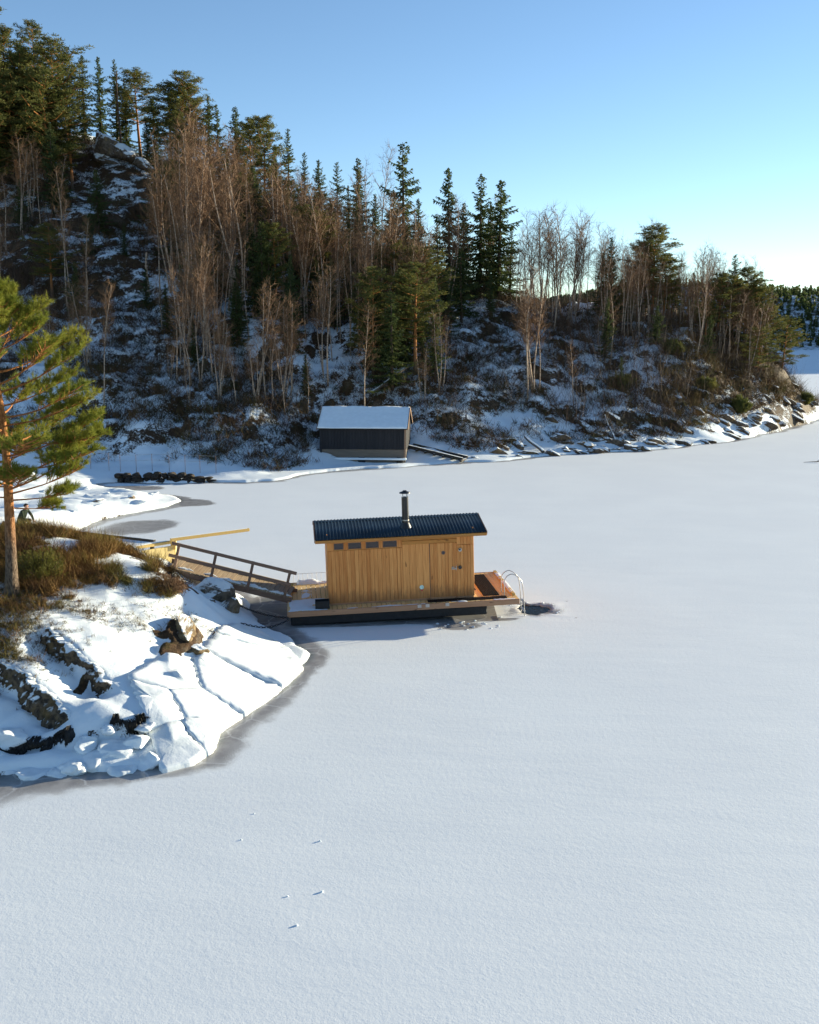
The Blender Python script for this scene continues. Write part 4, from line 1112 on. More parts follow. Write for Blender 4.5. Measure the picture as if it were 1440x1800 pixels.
def ledge(ci, mat, label, k_h=1.0, seed=0, depth=0.30, cut=(0.06, 0.94)):
    """a continuous broken rock face along one of the terrain steps"""
    pl, drop, reach = CREASE[ci]; rng = np.random.RandomState(seed); npl = len(pl) - 1
    Ltot = sum((pl[i + 1] - pl[i]).length for i in range(npl)); ns = int(Ltot / 0.05); nt = 12; V = []
    offs = rng.uniform(-1, 1, 200); tops = rng.uniform(-1, 1, 200); dips = rng.uniform(-1, 1, 200)
    for i in range(ns + 1):
        g = cut[0] + (cut[1] - cut[0]) * i / ns; f = g * npl; k = min(int(f), npl - 1); a, b = pl[k], pl[k + 1]; p = a + (b - a) * (f - k)
        d = (pl[min(k + 1, npl)] - pl[max(k, 0)]); nrm = Vector((d.y, -d.x, 0)).normalized(); tp = min(1, min(i, ns - i) / (0.12 * ns))
        zt = Z(p.x - nrm.x * 0.22, p.y - nrm.y * 0.22); q = p + nrm * 0.42; zb = Z(q.x, q.y) - 0.12
        blk = (g * Ltot + 0.1 * math.sin(9 * g)) / 0.24
        for t in range(nt + 1):
            h_ = t / nt; b_ = int(blk + 0.55 * h_ * dips[int(blk)]) + 60 * int(h_ * 2.4 + 0.35 * tops[int(blk)])
            o = (0.10 * offs[b_ % 200] + 0.06) * tp
            out = (0.02 + depth * (1 - h_) ** 0.8) * (0.35 + 0.65 * tp) * (0.75 + 0.5 * offs[int(g * Ltot * 1.3) % 200]) + o + 0.025 * rng.normal() * tp
            z = zb + (zt + 0.015 + 0.07 * tops[int(blk) % 200] * tp - zb) * h_ * (0.55 + 0.45 * tp) + 0.010 * rng.normal()
            V.append((p.x + nrm.x * out, p.y + nrm.y * out, z))
        V.append((p.x - nrm.x * 0.30, p.y - nrm.y * 0.30, zt - 0.10))
    m = nt + 2
    Q = [(i * m + t, (i + 1) * m + t, (i + 1) * m + t + 1, i * m + t + 1) for i in range(ns) for t in range(m - 1)]
    o = link('rock_ledge', np_mesh('rock_ledge', V, Q, None, M[mat]))
    return tag(o, label, 'rock ledge')
ledge(0, 'rock_ledge', 'dark broken rock face edging the snow gully on the knoll', seed=1)
ledge(1, 'rock_ledge', 'brown broken rock ledge under the knoll snow beside the gully', seed=2, depth=0.36)
ledge(2, 'rock_ledge', 'dark rock face beside the boulder under the gangway', seed=3)
ledge(3, 'rock_black', 'black wet rock face with painted recess shade under the snow lip, the longer of two', seed=4, depth=0.22, cut=(0.14, 0.52))  # both lip faces: black rock colour also paints the overhung recess shade
ledge(3, 'rock_black', 'short black wet rock face with painted recess shade under the snow lip beside the ice slabs', seed=6, depth=0.20, cut=(0.66, 0.93))
mound_me = [rock_mesh(50 + i, (1, 0.75, 0.42), 'shore_ice', 4, 4, 0.30, True) for i in range(4)]
for i, (u, v, y, s) in enumerate(((10, 1345, 19.55, .42), (62, 1352, 19.4, .44), (128, 1345, 19.45, .40), (175, 1330, 19.75, .50), (150, 1300, 20.1, .34), (205, 1310, 20.0, .40), (192, 1278, 20.4, .26),
                                  (240, 1300, 20.15, .34), (262, 1330, 19.8, .44), (215, 1345, 19.55, .42), (300, 1330, 19.95, .40), (15, 1290, 20.2, .50), (-40, 1335, 19.7, .6), (255, 1275, 20.6, .24), (100, 1362, 19.25, .36))):
    p_ = on_y(u, v, y); p_.z -= s * 0.22
    rock('ice_mound', mound_me[i % 4], p_, (0.1 * (i % 3), 0.15, i * 1.3), 'rounded mound of milky shore ice at the foot of the knoll', 'ice', 'ice mounds along the knoll shore', s)

for i in range(22):
    u, v = rg.uniform(20, 310), rg.uniform(856, 912); p_ = on_z(u, v, 0.3); z = Z(p_.x, p_.y)
    if z < 0.1: continue
    p_.z = z - 0.05
    rock('ice_mound', mound_me[i % 4], p_, (0.1, 0.1, i * 1.1), 'lump of broken shore ice on the snowy spit in the bay', 'ice', 'ice lumps on the snowy spit', (rg.uniform(.3, .8), rg.uniform(.25, .5), rg.uniform(.2, .42)))
# broken ice slabs on the knoll's shore
poly = [tuple(on_z(u, v, 0.35)[:2]) for u, v in ((228, 1236), (280, 1205), (345, 1192), (372, 1160), (415, 1108), (458, 1100), (512, 1130), (533, 1156), (486, 1198), (425, 1238), (386, 1264), (374, 1296), (340, 1318), (285, 1332), (262, 1290))]
seeds = [tuple(on_z(u, v, 0.35)[:2]) for u, v in ((300, 1225), (268, 1262), (345, 1246), (318, 1300), (372, 1285), (400, 1212), (470, 1158), (425, 1122))]
def clip(pg, px_, py_, nx_, ny_):
    out = []
    for i in range(len(pg)):
        a, b = pg[i], pg[(i + 1) % len(pg)]; da = (a[0] - px_) * nx_ + (a[1] - py_) * ny_; db = (b[0] - px_) * nx_ + (b[1] - py_) * ny_
        if da <= 0: out.append(a)
        if (da < 0) != (db < 0) and da != db:
            t = da / (da - db); out.append((a[0] + t * (b[0] - a[0]), a[1] + t * (b[1] - a[1])))
    return out
rg = random.Random(5)
for i, s in enumerate(seeds):
    pg = list(poly)
    for j, s2 in enumerate(seeds):
        if j == i or len(pg) < 3: continue
        nx_, ny_ = s2[0] - s[0], s2[1] - s[1]; L_ = math.hypot(nx_, ny_); nx_, ny_ = nx_ / L_, ny_ / L_
        pg = clip(pg, (s[0] + s2[0]) / 2 - nx_ * 0.014, (s[1] + s2[1]) / 2 - ny_ * 0.014, nx_, ny_)
    if len(pg) < 3: continue
    # ragged outline
    rag = []
    for q_ in range(len(pg)):
        a, b = pg[q_], pg[(q_ + 1) % len(pg)]; L_ = math.hypot(b[0] - a[0], b[1] - a[1]); k = max(1, int(L_ / 0.10))
        for t in range(k):
            jx = rg.uniform(-.03, .03) if t else 0
            rag.append((a[0] + (b[0] - a[0]) * t / k + jx, a[1] + (b[1] - a[1]) * t / k + jx))
    cx_ = sum(p[0] for p in rag) / len(rag); cy_ = sum(p[1] for p in rag) / len(rag)
    tilt = (rg.uniform(-.02, .02), rg.uniform(-.02, .02)); lift = rg.uniform(-.005, .03)
    fr = [(1.0, -0.22), (1.0, 0.025), (0.985, 0.048), (0.80, 0.058), (0.55, 0.060), (0.28, 0.060)]
    Vv = []; k = len(rag)
    pts = np.array([[cx_ + (p[0] - cx_) * f, cy_ + (p[1] - cy_) * f] for f, _ in fr for p in rag] + [[cx_, cy_]])
    zz, _ = height(pts[:, 0], pts[:, 1], True)
    # a slab is stiff: fit a plane and follow the ground only a little
    Am = np.c_[pts, np.ones(len(pts))]; cf = np.linalg.lstsq(Am, np.maximum(zz, 0.08), rcond=None)[0]; pl = Am @ cf
    zz = np.maximum(0.55 * pl + 0.45 * np.maximum(zz, 0.05), zz)
    dz = np.repeat([d for _, d in fr] + [0.064], [k] * len(fr) + [1])
    zz = zz + lift + dz + tilt[0] * (pts[:, 0] - cx_) + tilt[1] * (pts[:, 1] - cy_)
    Vv = np.c_[pts[:, 0] - cx_, pts[:, 1] - cy_, zz]
    Qf = [(r * k + a, r * k + (a + 1) % k, (r + 1) * k + (a + 1) % k, (r + 1) * k + a) for r in range(len(fr) - 1) for a in range(k)]
    Tf = [((len(fr) - 1) * k + a, (len(fr) - 1) * k + (a + 1) % k, len(fr) * k) for a in range(k)]
    o = link('ice_slab', np_mesh('ice_slab', Vv, Qf, Tf, M['shore_ice'], True)); o.location = (cx_, cy_, 0)
    tag(o, 'flat broken slab of white shore ice below the brown outcrops', 'ice slab', 'cracked ice slabs below the outcrops')

# slanting rock slabs along the headland shore
slab_me = [rock_mesh(60 + i, (1.0, 0.50, 0.36), 'rock_shore', 3, 18, 0.16) for i in range(8)]
rg = random.Random(21)
for i in range(150):
    u = rg.uniform(1000, 1462) if i % 5 else rg.uniform(840, 1440)
    vb = np.interp(u, [760, 820, 980, 1130, 1250, 1350, 1440, 1468], [818, 813, 801, 793, 779, 763, 739, 729])
    p_ = on_z(u, vb); inl = abs(rg.gauss(0, 1.9)) + 0.15
    p_ += Vector((-0.42, 0.9, 0)) * inl; p_.z = Z(p_.x, p_.y) - 0.05
    rock('shore_rock', slab_me[i % 8], p_, (rg.uniform(-.5, .3), rg.uniform(-.1, .6), rg.uniform(-1.2, 0.5)), 'slanting snow-streaked rock slab on the wooded headland shore', 'rock', 'rock slabs along the headland shore', rg.uniform(0.4, 1.25))
for i, (u, v, y, s, lab) in enumerate(((90, 872, 48.5, .26, 'upright brown stone standing in the snow of the bay shore'), (172, 884, 48.6, .34, 'dark flat rock on the crest of the snowy spit'), (232, 880, 50.3, .36, 'dark flat rock near the tip of the snowy spit'),
                                       (112, 893, 46.5, .14, 'small brown stone in the snow behind the crouching person'), (50, 832, 57, .6, 'dark snow-topped rock at the back of the bay shore'), (20, 893, 45, .3, 'dark rock in the bay snow behind the pine trunk'))):
    p_ = on_y(u, v, y); p_.z = Z(p_.x, p_.y) + s * 0.15
    rock('boulder', rock_mesh(80 + i, (s, s * .7, s * (1.1 if i in (0, 3) else .45)), 'rock_brown' if i in (0, 3) else 'rock_snow', 3, 9, 0.1), p_, (0, 0, i), lab, 'boulder')
p_ = on_y(10, 930, 33.0)
rock('stone_post', rock_mesh(90, (0.16, 0.14, 0.32), 'rock_black', 3, 8, 0.05), Vector((p_.x, p_.y, Z(p_.x, p_.y) + 0.2)), (0, 0, 0.2), 'grey squared stone on the heath beside the big pine', 'stone')

# lumps of snow and frozen splashes on the ice
lump = [rock_mesh(100 + i, (1, 0.8, 0.55), 'snow_part', 2, 4, 0.2, True) for i in range(3)]
for i, (u, v, s) in enumerate(((562, 1478, .055), (566, 1567, .06), (522, 1626, .05), (506, 1575, .04), (424, 1476, .04), (447, 1430, .035))):
    p_ = on_z(u, v, s * 0.2); rock('snow_lump', lump[i % 3], p_, (0, 0, i), 'small lump of snow lying loose on the smooth ice', 'snow lump', 'snow lumps scattered on the open ice', s * 0.5)
chunk = [rock_mesh(110 + i, (1, 0.8, 0.35), 'shore_ice', 2, 7, 0.12) for i in range(3)]
rg = random.Random(3)
for i in range(22):
    u, v = rg.gauss(818, 30), rg.gauss(1098, 7)
    if v < 1084: continue
    s = rg.uniform(.03, .08)
    rock('ice_chunk', chunk[i % 3], on_z(u, v, s * 0.08), (rg.uniform(-.2, .2), rg.uniform(-.2, .2), rg.uniform(0, 6)), 'small chunk of broken refrozen ice in front of the raft', 'ice chunk', 'ice chunks in front of the raft', s)
for i in range(16):
    a = rg.uniform(-0.7, 3.4); s = rg.uniform(.03, .07)
    rock('ice_chunk', chunk[i % 3], HOLE + Vector((0.85 * math.cos(a), 0.8 * math.sin(a), 0.02)), (0, 0, rg.uniform(0, 6)), 'small chunk of ice on the rim of the bathing hole', 'ice chunk', 'ice chunks round the bathing hole', s)
p_ = on_z(1436, 813, 0.0)
st = MB().tube([(-0.9, 0, .02), (-0.3, .05, .05), (0, 0, .06), (0.6, .1, .12)], [.01, .02, .03, .02], 6).tube([(0, 0, .06), (0.2, -0.1, .3)], [.02, .01], 5).build('driftwood', M['bark_dark']); st.location = p_
tag(st, 'dark forked stick lying on the open ice off the headland', 'stick')

# ================================================================== trees of the hill
def plant(name, proto, u, y, h, label, cat, group, rg, v_top=None, lean=0.04, wide=None):
    if wide is None: wide = rg.uniform(0.8, 1.3)
    x = (u - 720) / FPX * (y / cp) * (1.0)
    g = on_y(u, 700, y); x = g.x; z = Z(x, y)
    if v_top is not None:
        t = on_y(u, v_top, y); h = max(2.5, t.z - z)
    if cat in ('spruce', 'pine') and group: label = ('tall ' if h > 11 else ('small ' if h < 5 else '')) + ('broad ' if wide > 1.13 else ('narrow ' if wide < 0.95 else '')) + label
    return tree(name, proto, (x, y, z - 0.1), h, rg.uniform(0, 6.28), label, cat, group, (rg.gauss(0, lean), rg.gauss(0, lean)), wide)
rg = random.Random(77)
sky = [(5, 28, 'p', 112), (-30, 40, 'p', 110), (45, 78, 'p', 110), (95, 66, 'p', 114), (128, 100, 'p', 108), (72, 110, 'p', 106), (22, 120, 'p', 104), (150, 118, 'p', 112), (175, 92, 's', 118), (203, 95, 's', 120), (230, 100, 's', 118), (245, 138, 's', 117),
       (268, 150, 'p', 116), (292, 168, 's', 115), (318, 176, 'p', 113), (337, 131, 'p', 112), (352, 160, 'p', 114), (383, 164, 's', 116), (399, 180, 's', 115), (428, 184, 's', 114), (452, 216, 'p', 112), (474, 216, 'p', 108), (515, 222, 's', 109),
       (494, 250, 's', 110), (541, 264, 's', 107), (568, 277, 's', 108), (597, 281, 's', 103), (634, 273, 's', 102), (616, 322, 's', 103), (662, 337, 's', 102), (711, 246, 's', 98), (694, 330, 's', 101), (735, 345, 's', 101), (790, 290, 's', 97), (770, 372, 's', 100),
       (812, 352, 's', 99), (841, 302, 's', 99), (873, 312, 's', 98), (893, 396, 's', 100), (858, 350, 's', 101), (1050, 440, 's', 97), (1068, 412, 's', 96), (1140, 404, 'p', 98), (1125, 430, 'p', 99), (1210, 476, 's', 101), (1160, 455, 'p', 99), (1282, 443, 's', 99), (1302, 478, 'p', 100), (1325, 498, 'p', 100), (1340, 540, 'p', 101),
       (560, 330, 's', 104), (585, 345, 's', 101), (330, 205, 'p', 109), (280, 205, 's', 111), (110, 150, 'p', 103), (60, 170, 'p', 102), (5, 180, 'p', 100)]
_rk = random.Random(31)
for _i in range(40):
    _u = _rk.uniform(-40, 640); _v = np.interp(_u, [0, 200, 430, 640], [150, 205, 285, 390]) + _rk.uniform(-25, 45)
    if 160 < _u < 285: continue
    sky.append((_u, _v, 'p' if _rk.random() < (0.75 if _u < 200 else 0.3) else 's', np.interp(_u, [0, 640], [106, 98]) + _rk.uniform(-3, 3)))
for i, (u, vt, kd, y) in enumerate(sky):
    near_crag = u < 480
    if kd == 's':
        lab = 'dark pointed spruce on the ridge beside the snow-capped crag' if near_crag else ('dark pointed spruce on the ridge above the boathouse' if u < 950 else 'dark pointed spruce among birches on the headland')
        grp = 'spruces by the crag' if near_crag else ('spruces on the ridge above the boathouse' if u < 950 else 'spruces on the headland')
        plant('spruce_tree', SPR[(i * 5 + 1) % 4 if i % 6 else 5], u, y, 9, lab, 'spruce', grp, rg, vt, 0.012)
    else:
        lab = 'ragged green pine high on the ridge above the crag' if near_crag else 'ragged pine with sunlit crown on the headland'
        plant('pine_tree', PIN[(i * 3) % 5], u, y, 9, lab, 'pine', 'pines high on the ridge' if near_crag else 'pines on the headland', rg, vt - (28 if u < 330 else 8), 0.02)
plant('pine_tree', PIN[2], 1372, 103.5, 4.2, 'small lone pine standing at the very tip of the headland', 'pine', None, rg, 560, 0.03)
# darker young spruces in the shaded hollows
for i, (u, y, h) in enumerate(((190, 97, 6), (175, 93, 4), (690, 76, 7.5), (668, 79, 6.5), (715, 80, 7), (645, 82, 5.5), (560, 86, 6.5), (590, 84, 6), (520, 90, 6), (390, 88, 5), (345, 75, 3.0), (300, 80, 4), (265, 84, 3.4), (540, 74, 3.2), (1090, 83, 3.0), (1060, 88, 5.5), (780, 88, 6), (810, 91, 6.5), (860, 92, 5), (1240, 92, 4), (130, 100, 5), (430, 97, 6), (470, 92, 5), (620, 94, 6), (745, 92, 6), (1150, 91, 3.6), (60, 96, 5), (230, 92, 3), (320, 100, 6), (500, 99, 6.5))):
    plant('spruce_tree', SPR[(2, 4, 5, 0)[i % 4]], u, y, h, 'young dark spruce in the shaded lower wood of the hill', 'spruce', 'young spruces on the shaded slope', rg, None, 0.02)
for i in range(46):
    u = rg.uniform(20, 780) if i % 3 == 0 else rg.uniform(290, 770); y = rg.uniform(78, 101)
    kd = rg.random() < 0.3
    if 150 < u < 290: continue
    if kd: plant('pine_tree', PIN[i % 5], u, y, rg.uniform(5.5, 8.5), 'olive pine standing among birches on the slope above the boathouse', 'pine', 'pines among the birches', rg, None, 0.03)
    else: plant('spruce_tree', SPR[i % 6], u, y, rg.uniform(4.5, 8.5), 'dark spruce standing among birches on the slope above the boathouse', 'spruce', 'spruces among the birches', rg, None, 0.02)
for i, u in enumerate((1090, 1115, 1175, 1235, 1255, 1310, 1330)):
    plant('pine_tree', PIN[(i * 2) % 5], u, 96 + (i % 3) * 2, rg.uniform(3.5, 6.0), 'olive pine rising from the scrub of the headland bank', 'pine', 'pines on the headland bank', rg, None, 0.04)
# bare birches
def bgroup(u):
    if u < 260: return 'bare brown birch on the slope below the crag', 'birches below the crag'
    if u < 900: return 'bare reddish birch on the slope above the boathouse', 'birches above the boathouse'
    return 'bare reddish birch on the wooded headland', 'birches on the headland'
spots = []
for u, vt, y in ((668, 258, 99), (655, 300, 100), (860, 340, 100), (930, 375, 97), (955, 370, 98), (985, 368, 98), (1005, 385, 99), (1040, 395, 100), (1062, 392, 99), (1100, 408, 99), (1120, 398, 100), (1175, 438, 100), (1195, 445, 100), (1225, 435, 101), (1245, 440, 101), (1265, 470, 100), (1310, 455, 101), (1090, 430, 96), (940, 410, 94), (970, 420, 93),
                 (320, 300, 96), (375, 290, 95), (405, 330, 93), (412, 345, 94), (398, 350, 92), (440, 350, 97), (345, 330, 99), (290, 330, 99), (55, 250, 95), (90, 260, 96), (125, 270, 97), (30, 300, 93), (20, 380, 84), (450, 590, 70), (478, 580, 71), (500, 585, 70.5), (335, 620, 69), (385, 600, 71), (300, 590, 73), (925, 470, 79), (935, 490, 79.5), (948, 520, 79.8), (940, 500, 80), (775, 540, 77), (1010, 600, 80), (590, 470, 89), (640, 420, 92)):
    spots.append((u, y, vt, None))
for u in range(902, 1352, 13):
    spots.append((u + rg.uniform(-6, 6), np.interp(u, [900, 1350], [96, 100.5]) + rg.uniform(-2.5, 1.5), np.interp(u, [900, 1000, 1060, 1180, 1300, 1350], [388, 378, 398, 440, 468, 530]) + rg.uniform(0, 55), None))
while len(spots) < 300:
    u = rg.uniform(-20, 1350) if rg.random() < 0.5 else rg.uniform(230, 760); y = 67.5 + 46 * rg.random() ** 1.15
    if u > 900: y = rg.uniform(84 + (u - 900) * 0.02, 104)
    if rg.random() < 0.6: continue
    if u > 1330: continue
    dens = 1.0 if 260 < u < 760 and 78 < y < 106 else (0.8 if y < 84 else 0.6)
    if 150 < u < 290 and (y > 90 or u > 190): dens = 0.06
    if 770 < u < 1050 and y < 88: dens = 0.12
    if rg.random() > dens: continue
    xx = on_y(u, 700, y).x
    if BH.x - 1.2 < xx < BH.x + 10.5 and y < BH.y + 5.2: continue
    spots.append((u, y, None, (rg.uniform(5.0, 8.5) if u > 900 else rg.uniform(6.5, 12.5)) if y > 82 else rg.uniform(4.0, 9.0)))
_su = sorted((q_[0], q_[1]) for q_ in sky if q_[1] < np.interp(q_[0], [0, 480, 720, 900, 1300], [190, 290, 360, 420, 520]))
for i, (u, y, vt, h) in enumerate(spots):
    if vt is None and u < 900:                           # the hillside birches stay below the conifers of the ridge
        vs = np.interp(u, [a for a, b in _su], [b for a, b in _su]) + 45 + 50 * rg.random()
        g_ = on_y(u, vs, y); h = max(3.0, min(h, g_.z - Z(g_.x, g_.y)))
    lab, grp = bgroup(u); pk = (i * 4 + i // 7) % 7
    o = plant('birch_tree', BIR[pk], u, y, h, lab, 'birch', grp, rg, vt, 0.05)
    hh = o.scale[2] * BIR[pk][1]
    w1 = 'tall ' if hh > 8.2 else ('low ' if hh < 5.6 else '')
    w2 = {0: 'single-stemmed ', 1: 'slender single-stemmed ', 2: 'twin-stemmed ', 3: 'three-stemmed ', 4: 'bushy twin-stemmed ', 5: 'straight single-stemmed ', 6: 'bushy three-stemmed '}[pk]
    o['label'] = w1 + w2 + lab
# snag, tall bare trunk, fallen logs
def log(name, a, b, r0, r1, mat, label, cat, stubs=0):
    a, b = Vector(a), Vector(b); d = b - a; e = empty(name, a); tag(e, label, cat)
    pts = [d * t + Vector((0.05 * math.sin(7 * t), 0.05 * math.cos(5 * t), 0)) for t in np.linspace(0, 1, 7)]
    MB().tube(pts, [r0 + (r1 - r0) * t for t in np.linspace(0, 1, 7)], 8).build('stem', M[mat], e, True)
    for i in range(stubs):
        p = d * (0.3 + 0.6 * i / max(1, stubs)); v = Vector((math.cos(i * 2.1), math.sin(i * 2.1), 0.3)) * 0.35
        MB().tube([p, p + v], [r1 * 0.7, 0.008], 5).build('branch_stub', M[mat], e)
    return e
b = on_y(261, 520, 86); b.z = Z(b.x, b.y) - 0.1; t = on_y(257, 444, 86); log('dead_snag', b, t, 0.13, 0.08, 'bark_birch', 'pale dead snag standing alone in the snowy clearing', 'snag', 3)
b = on_y(212, 246, 112); b.z = min(b.z, Z(b.x, b.y)) ; t = on_y(204, 126, 112); log('bare_trunk', b, t, 0.13, 0.07, 'bark_dark', 'tall bare brown trunk rising right behind the crag', 'trunk', 4)
a = on_y(655, 676, 75); a.z = Z(a.x, a.y) + .15; b = on_y(718, 643, 77.5); b.z = max(b.z, Z(b.x, b.y) + .25); log('fallen_log', a, b, 0.14, 0.09, 'log_snow', 'fallen snow-dusted trunk leaning on the slope above the boathouse', 'log', 3)
a = on_y(955, 800, 71.5); a.z = .25; b = on_y(922, 765, 73.5); b.z = Z(b.x, b.y) + .25; log('fallen_log', a, b, 0.13, 0.09, 'log_snow', 'snowy log slanting down to the shore ice beside a stub', 'log', 2)
a = on_y(1082, 786, 75.5); a.z = .5; b = on_y(1062, 748, 78); b.z = Z(b.x, b.y) + .3; log('fallen_log', a, b, 0.09, 0.06, 'log_snow', 'thin pale pole slanting down the bank of the headland', 'log', 1)

# brushwood and heath cover of the slope
def scatter(name, X, Y, per, lo, hi, wd, cols, rng, up=0.8, flat=0.5, mode=ribbons, patch=0.0):
    n_ = len(X); zz, _ = height(X, Y)
    C = np.repeat(np.stack([X, Y, zz - 0.03], 1), per, 0); m = len(C)
    dv = rvec(rng, m); dv[:, 2] = np.abs(dv[:, 2]) * flat + up * rng.rand(m)
    sz = np.repeat(lo + (hi - lo) * rng.rand(n_) ** 1.6, per)
    st = C + rng.normal(size=(m, 3)) * np.array([0.28, 0.28, 0.06]) * sz[:, None]
    st[:, 2] += sz * 0.45 * rng.rand(m)
    Vv, Tt = mode(rng, st, st + dv * (sz * (0.35 + 0.65 * rng.rand(m)))[:, None], wd)
    ci = rng.randint(len(cols), size=n_)
    if patch: ci = np.where(rng.rand(n_) < 0.75, np.clip((fbm(X * patch + 9, Y * patch, 3) * 0.9 + 0.5) * len(cols), 0, len(cols) - 1).astype(int), ci)
    ci = np.repeat(ci, per); col = np.array(cols)[ci] * (0.7 + 0.6 * rng.rand(m, 1))
    me_ = np_mesh(name, Vv, None, Tt, M['tint']); cattr(me_, 'tint', np.repeat(col, len(Vv) // m, 0))
    return me_
rng = np.random.RandomState(5)
nC = 42000; u_ = rng.uniform(-250, 1460, nC); y_ = rng.uniform(62, 122, nC); x_ = (u_ - 720) / FPX * y_ * 1.0
_, sdc = height(x_, y_, False)
dn = fbm(x_ * 0.16, y_ * 0.16, 3) + 0.6 * fbm(x_ * 0.6, y_ * 0.6, 3)
off_bh = lambda a, b: ~((a > BH.x - 0.8) & (a < BH.x + 6.6) & (b > BH.y - 1.6) & (b < BH.y + 4.8))
keep = off_bh(x_, y_) & (sdc > 1.8) & (dn > -0.12 + 0.35 * (rng.rand(nC) - 0.5) - 0.25 * (u_ > 1150))
me = scatter('brushwood', x_[keep][:21000], y_[keep][:21000], 18, 0.30, 1.15, 0.032, ((.070, .040, .022), (.10, .056, .028), (.045, .034, .018), (.052, .052, .018), (.13, .080, .034)), rng, 0.9, 0.6)
br = kind(link('brushwood', me), 'stuff'); br['label'] = 'tangled brown brushwood and heath covering the wooded slope'; br['category'] = 'brushwood'

nC = 5200; u_ = rng.uniform(1020, 1460, nC); y_ = rng.uniform(78, 106, nC); x_ = (u_ - 720) / FPX * y_
_, sdc = height(x_, y_, False); k_ = (sdc > 1.4) & (fbm(x_ * 0.3 + 11, y_ * 0.3, 3) > -0.05 + 0.5 * (rng.rand(nC) - 0.5)) & (rng.rand(nC) < np.clip((u_ - 1000) / 260, 0.05, 0.75))
me = scatter('headland_scrub', x_[k_], y_[k_], 24, 0.25, 1.05, 0.030, ((.20, .115, .042), (.15, .082, .034), (.26, .17, .055), (.12, .10, .03)), rng, 1.0, 0.8)
br = kind(link('headland_scrub', me), 'stuff'); br['label'] = 'warm brown scrub and dry grass covering the sunlit headland'; br['category'] = 'scrub'
nC = 4200; u_ = rng.uniform(-150, 1400, nC); y_ = rng.uniform(66, 112, nC); x_ = (u_ - 720) / FPX * y_
_, sdc = height(x_, y_, False); k_ = off_bh(x_, y_) & (sdc > 3.0) & (fbm(x_ * 0.12 + 50, y_ * 0.12, 3) > -0.15) & ~((u_ > 190) & (u_ < 280) & (y_ > 78)) & ~((u_ > 760) & (u_ < 1000) & (y_ < 90) & (rng.rand(nC) < 0.75))
me = scatter('saplings', x_[k_], y_[k_], 16, 0.9, 3.2, 0.022, ((.085, .048, .032), (.115, .065, .042), (.060, .040, .030), (.16, .12, .09)), rng, 1.3, 1.3)
br = kind(link('saplings', me), 'stuff'); br['label'] = 'thin bare saplings crowding the wooded slope between the birches'; br['category'] = 'saplings'

# heath on the knoll
def heath_pts(n_):
    lo, hi = HEATH.min(0), HEATH.max(0); x = rng.uniform(max(lo[0], -17), hi[0], n_); y = rng.uniform(lo[1], hi[1], n_)
    k = in_poly(HEATH, x, y) & (fbm(x * 0.9 + 5, y * 0.9, 3) > -0.25); return x[k], y[k]
hx, hy = heath_pts(7000)
me = scatter('heather', hx, hy, 60, 0.10, 0.48, 0.011, ((.085, .044, .020), (.16, .082, .028), (.22, .125, .038), (.13, .072, .026), (.20, .15, .034), (.12, .105, .028)), rng, 0.8, 0.8, patch=0.9)
h_ = kind(link('heather', me), 'stuff'); h_['label'] = 'rusty brown heather covering the top of the knoll'; h_['category'] = 'heather'
hx, hy = heath_pts(9000); k = fbm(hx * 0.45 + 30, hy * 0.45, 3) > 0.18
me = scatter('moss', hx[k], hy[k], 40, 0.08, 0.24, 0.012, ((.17, .125, .02), (.12, .10, .022), (.20, .15, .03)), rng, 0.8, 0.7)
h_ = kind(link('moss', me), 'stuff'); h_['label'] = 'yellow green moss and grass tufts between the knoll heather'; h_['category'] = 'moss'
# dry sprigs poking through the knoll snow
sx, sy = [], []
for u, v, y, s, k in ((235, 1085, 24.6, .55, 90), (300, 1062, 25.9, .5, 60), (180, 1070, 24.7, .5, 60), (30, 1100, 23.2, .9, 260), (0, 1060, 24.3, .8, 300), (10, 1170, 22.0, .55, 150), (60, 1130, 22.7, .5, 110), (360, 1110, 25.9, .3, 30)):
    p_ = on_y(u, v, y); sx += list(rng.normal(p_.x, s, k)); sy += list(rng.normal(p_.y, s * 0.7, k))
hx2, hy2 = [], []
for u, v, y, sx_, sy_, k in ((0, 1095, 22.9, .45, .4, 75), (-60, 1150, 22.0, .8, .4, 90), (10, 1160, 22.2, .3, .2, 40), (5, 1060, 24.2, .5, .35, 130), (110, 1075, 24.4, .6, .25, 40)):
    p_ = on_y(u, v, y); hx2 += list(rng.normal(p_.x, sx_, k)); hy2 += list(rng.normal(p_.y, sy_, k))
me = scatter('low_heath', np.array(hx2), np.array(hy2), 40, 0.08, 0.32, 0.010, ((.075, .040, .018), (.14, .075, .025), (.10, .085, .025), (.16, .12, .03)), rng, 0.8, 0.8)
h_ = kind(link('low_heath', me), 'stuff'); h_['label'] = 'patchy brown heath on the flank of the knoll below the pine'; h_['category'] = 'heath'
me = scatter('dry_sprigs', np.array(sx), np.array(sy), 16, 0.05, 0.22, 0.008, ((.13, .075, .03), (.10, .06, .03), (.07, .06, .02), (.16, .11, .035)), rng, 0.8, 0.7)
h_ = kind(link('dry_sprigs', me), 'stuff'); h_['label'] = 'dry brown sprigs poking through the thin knoll snow'; h_['category'] = 'grass'

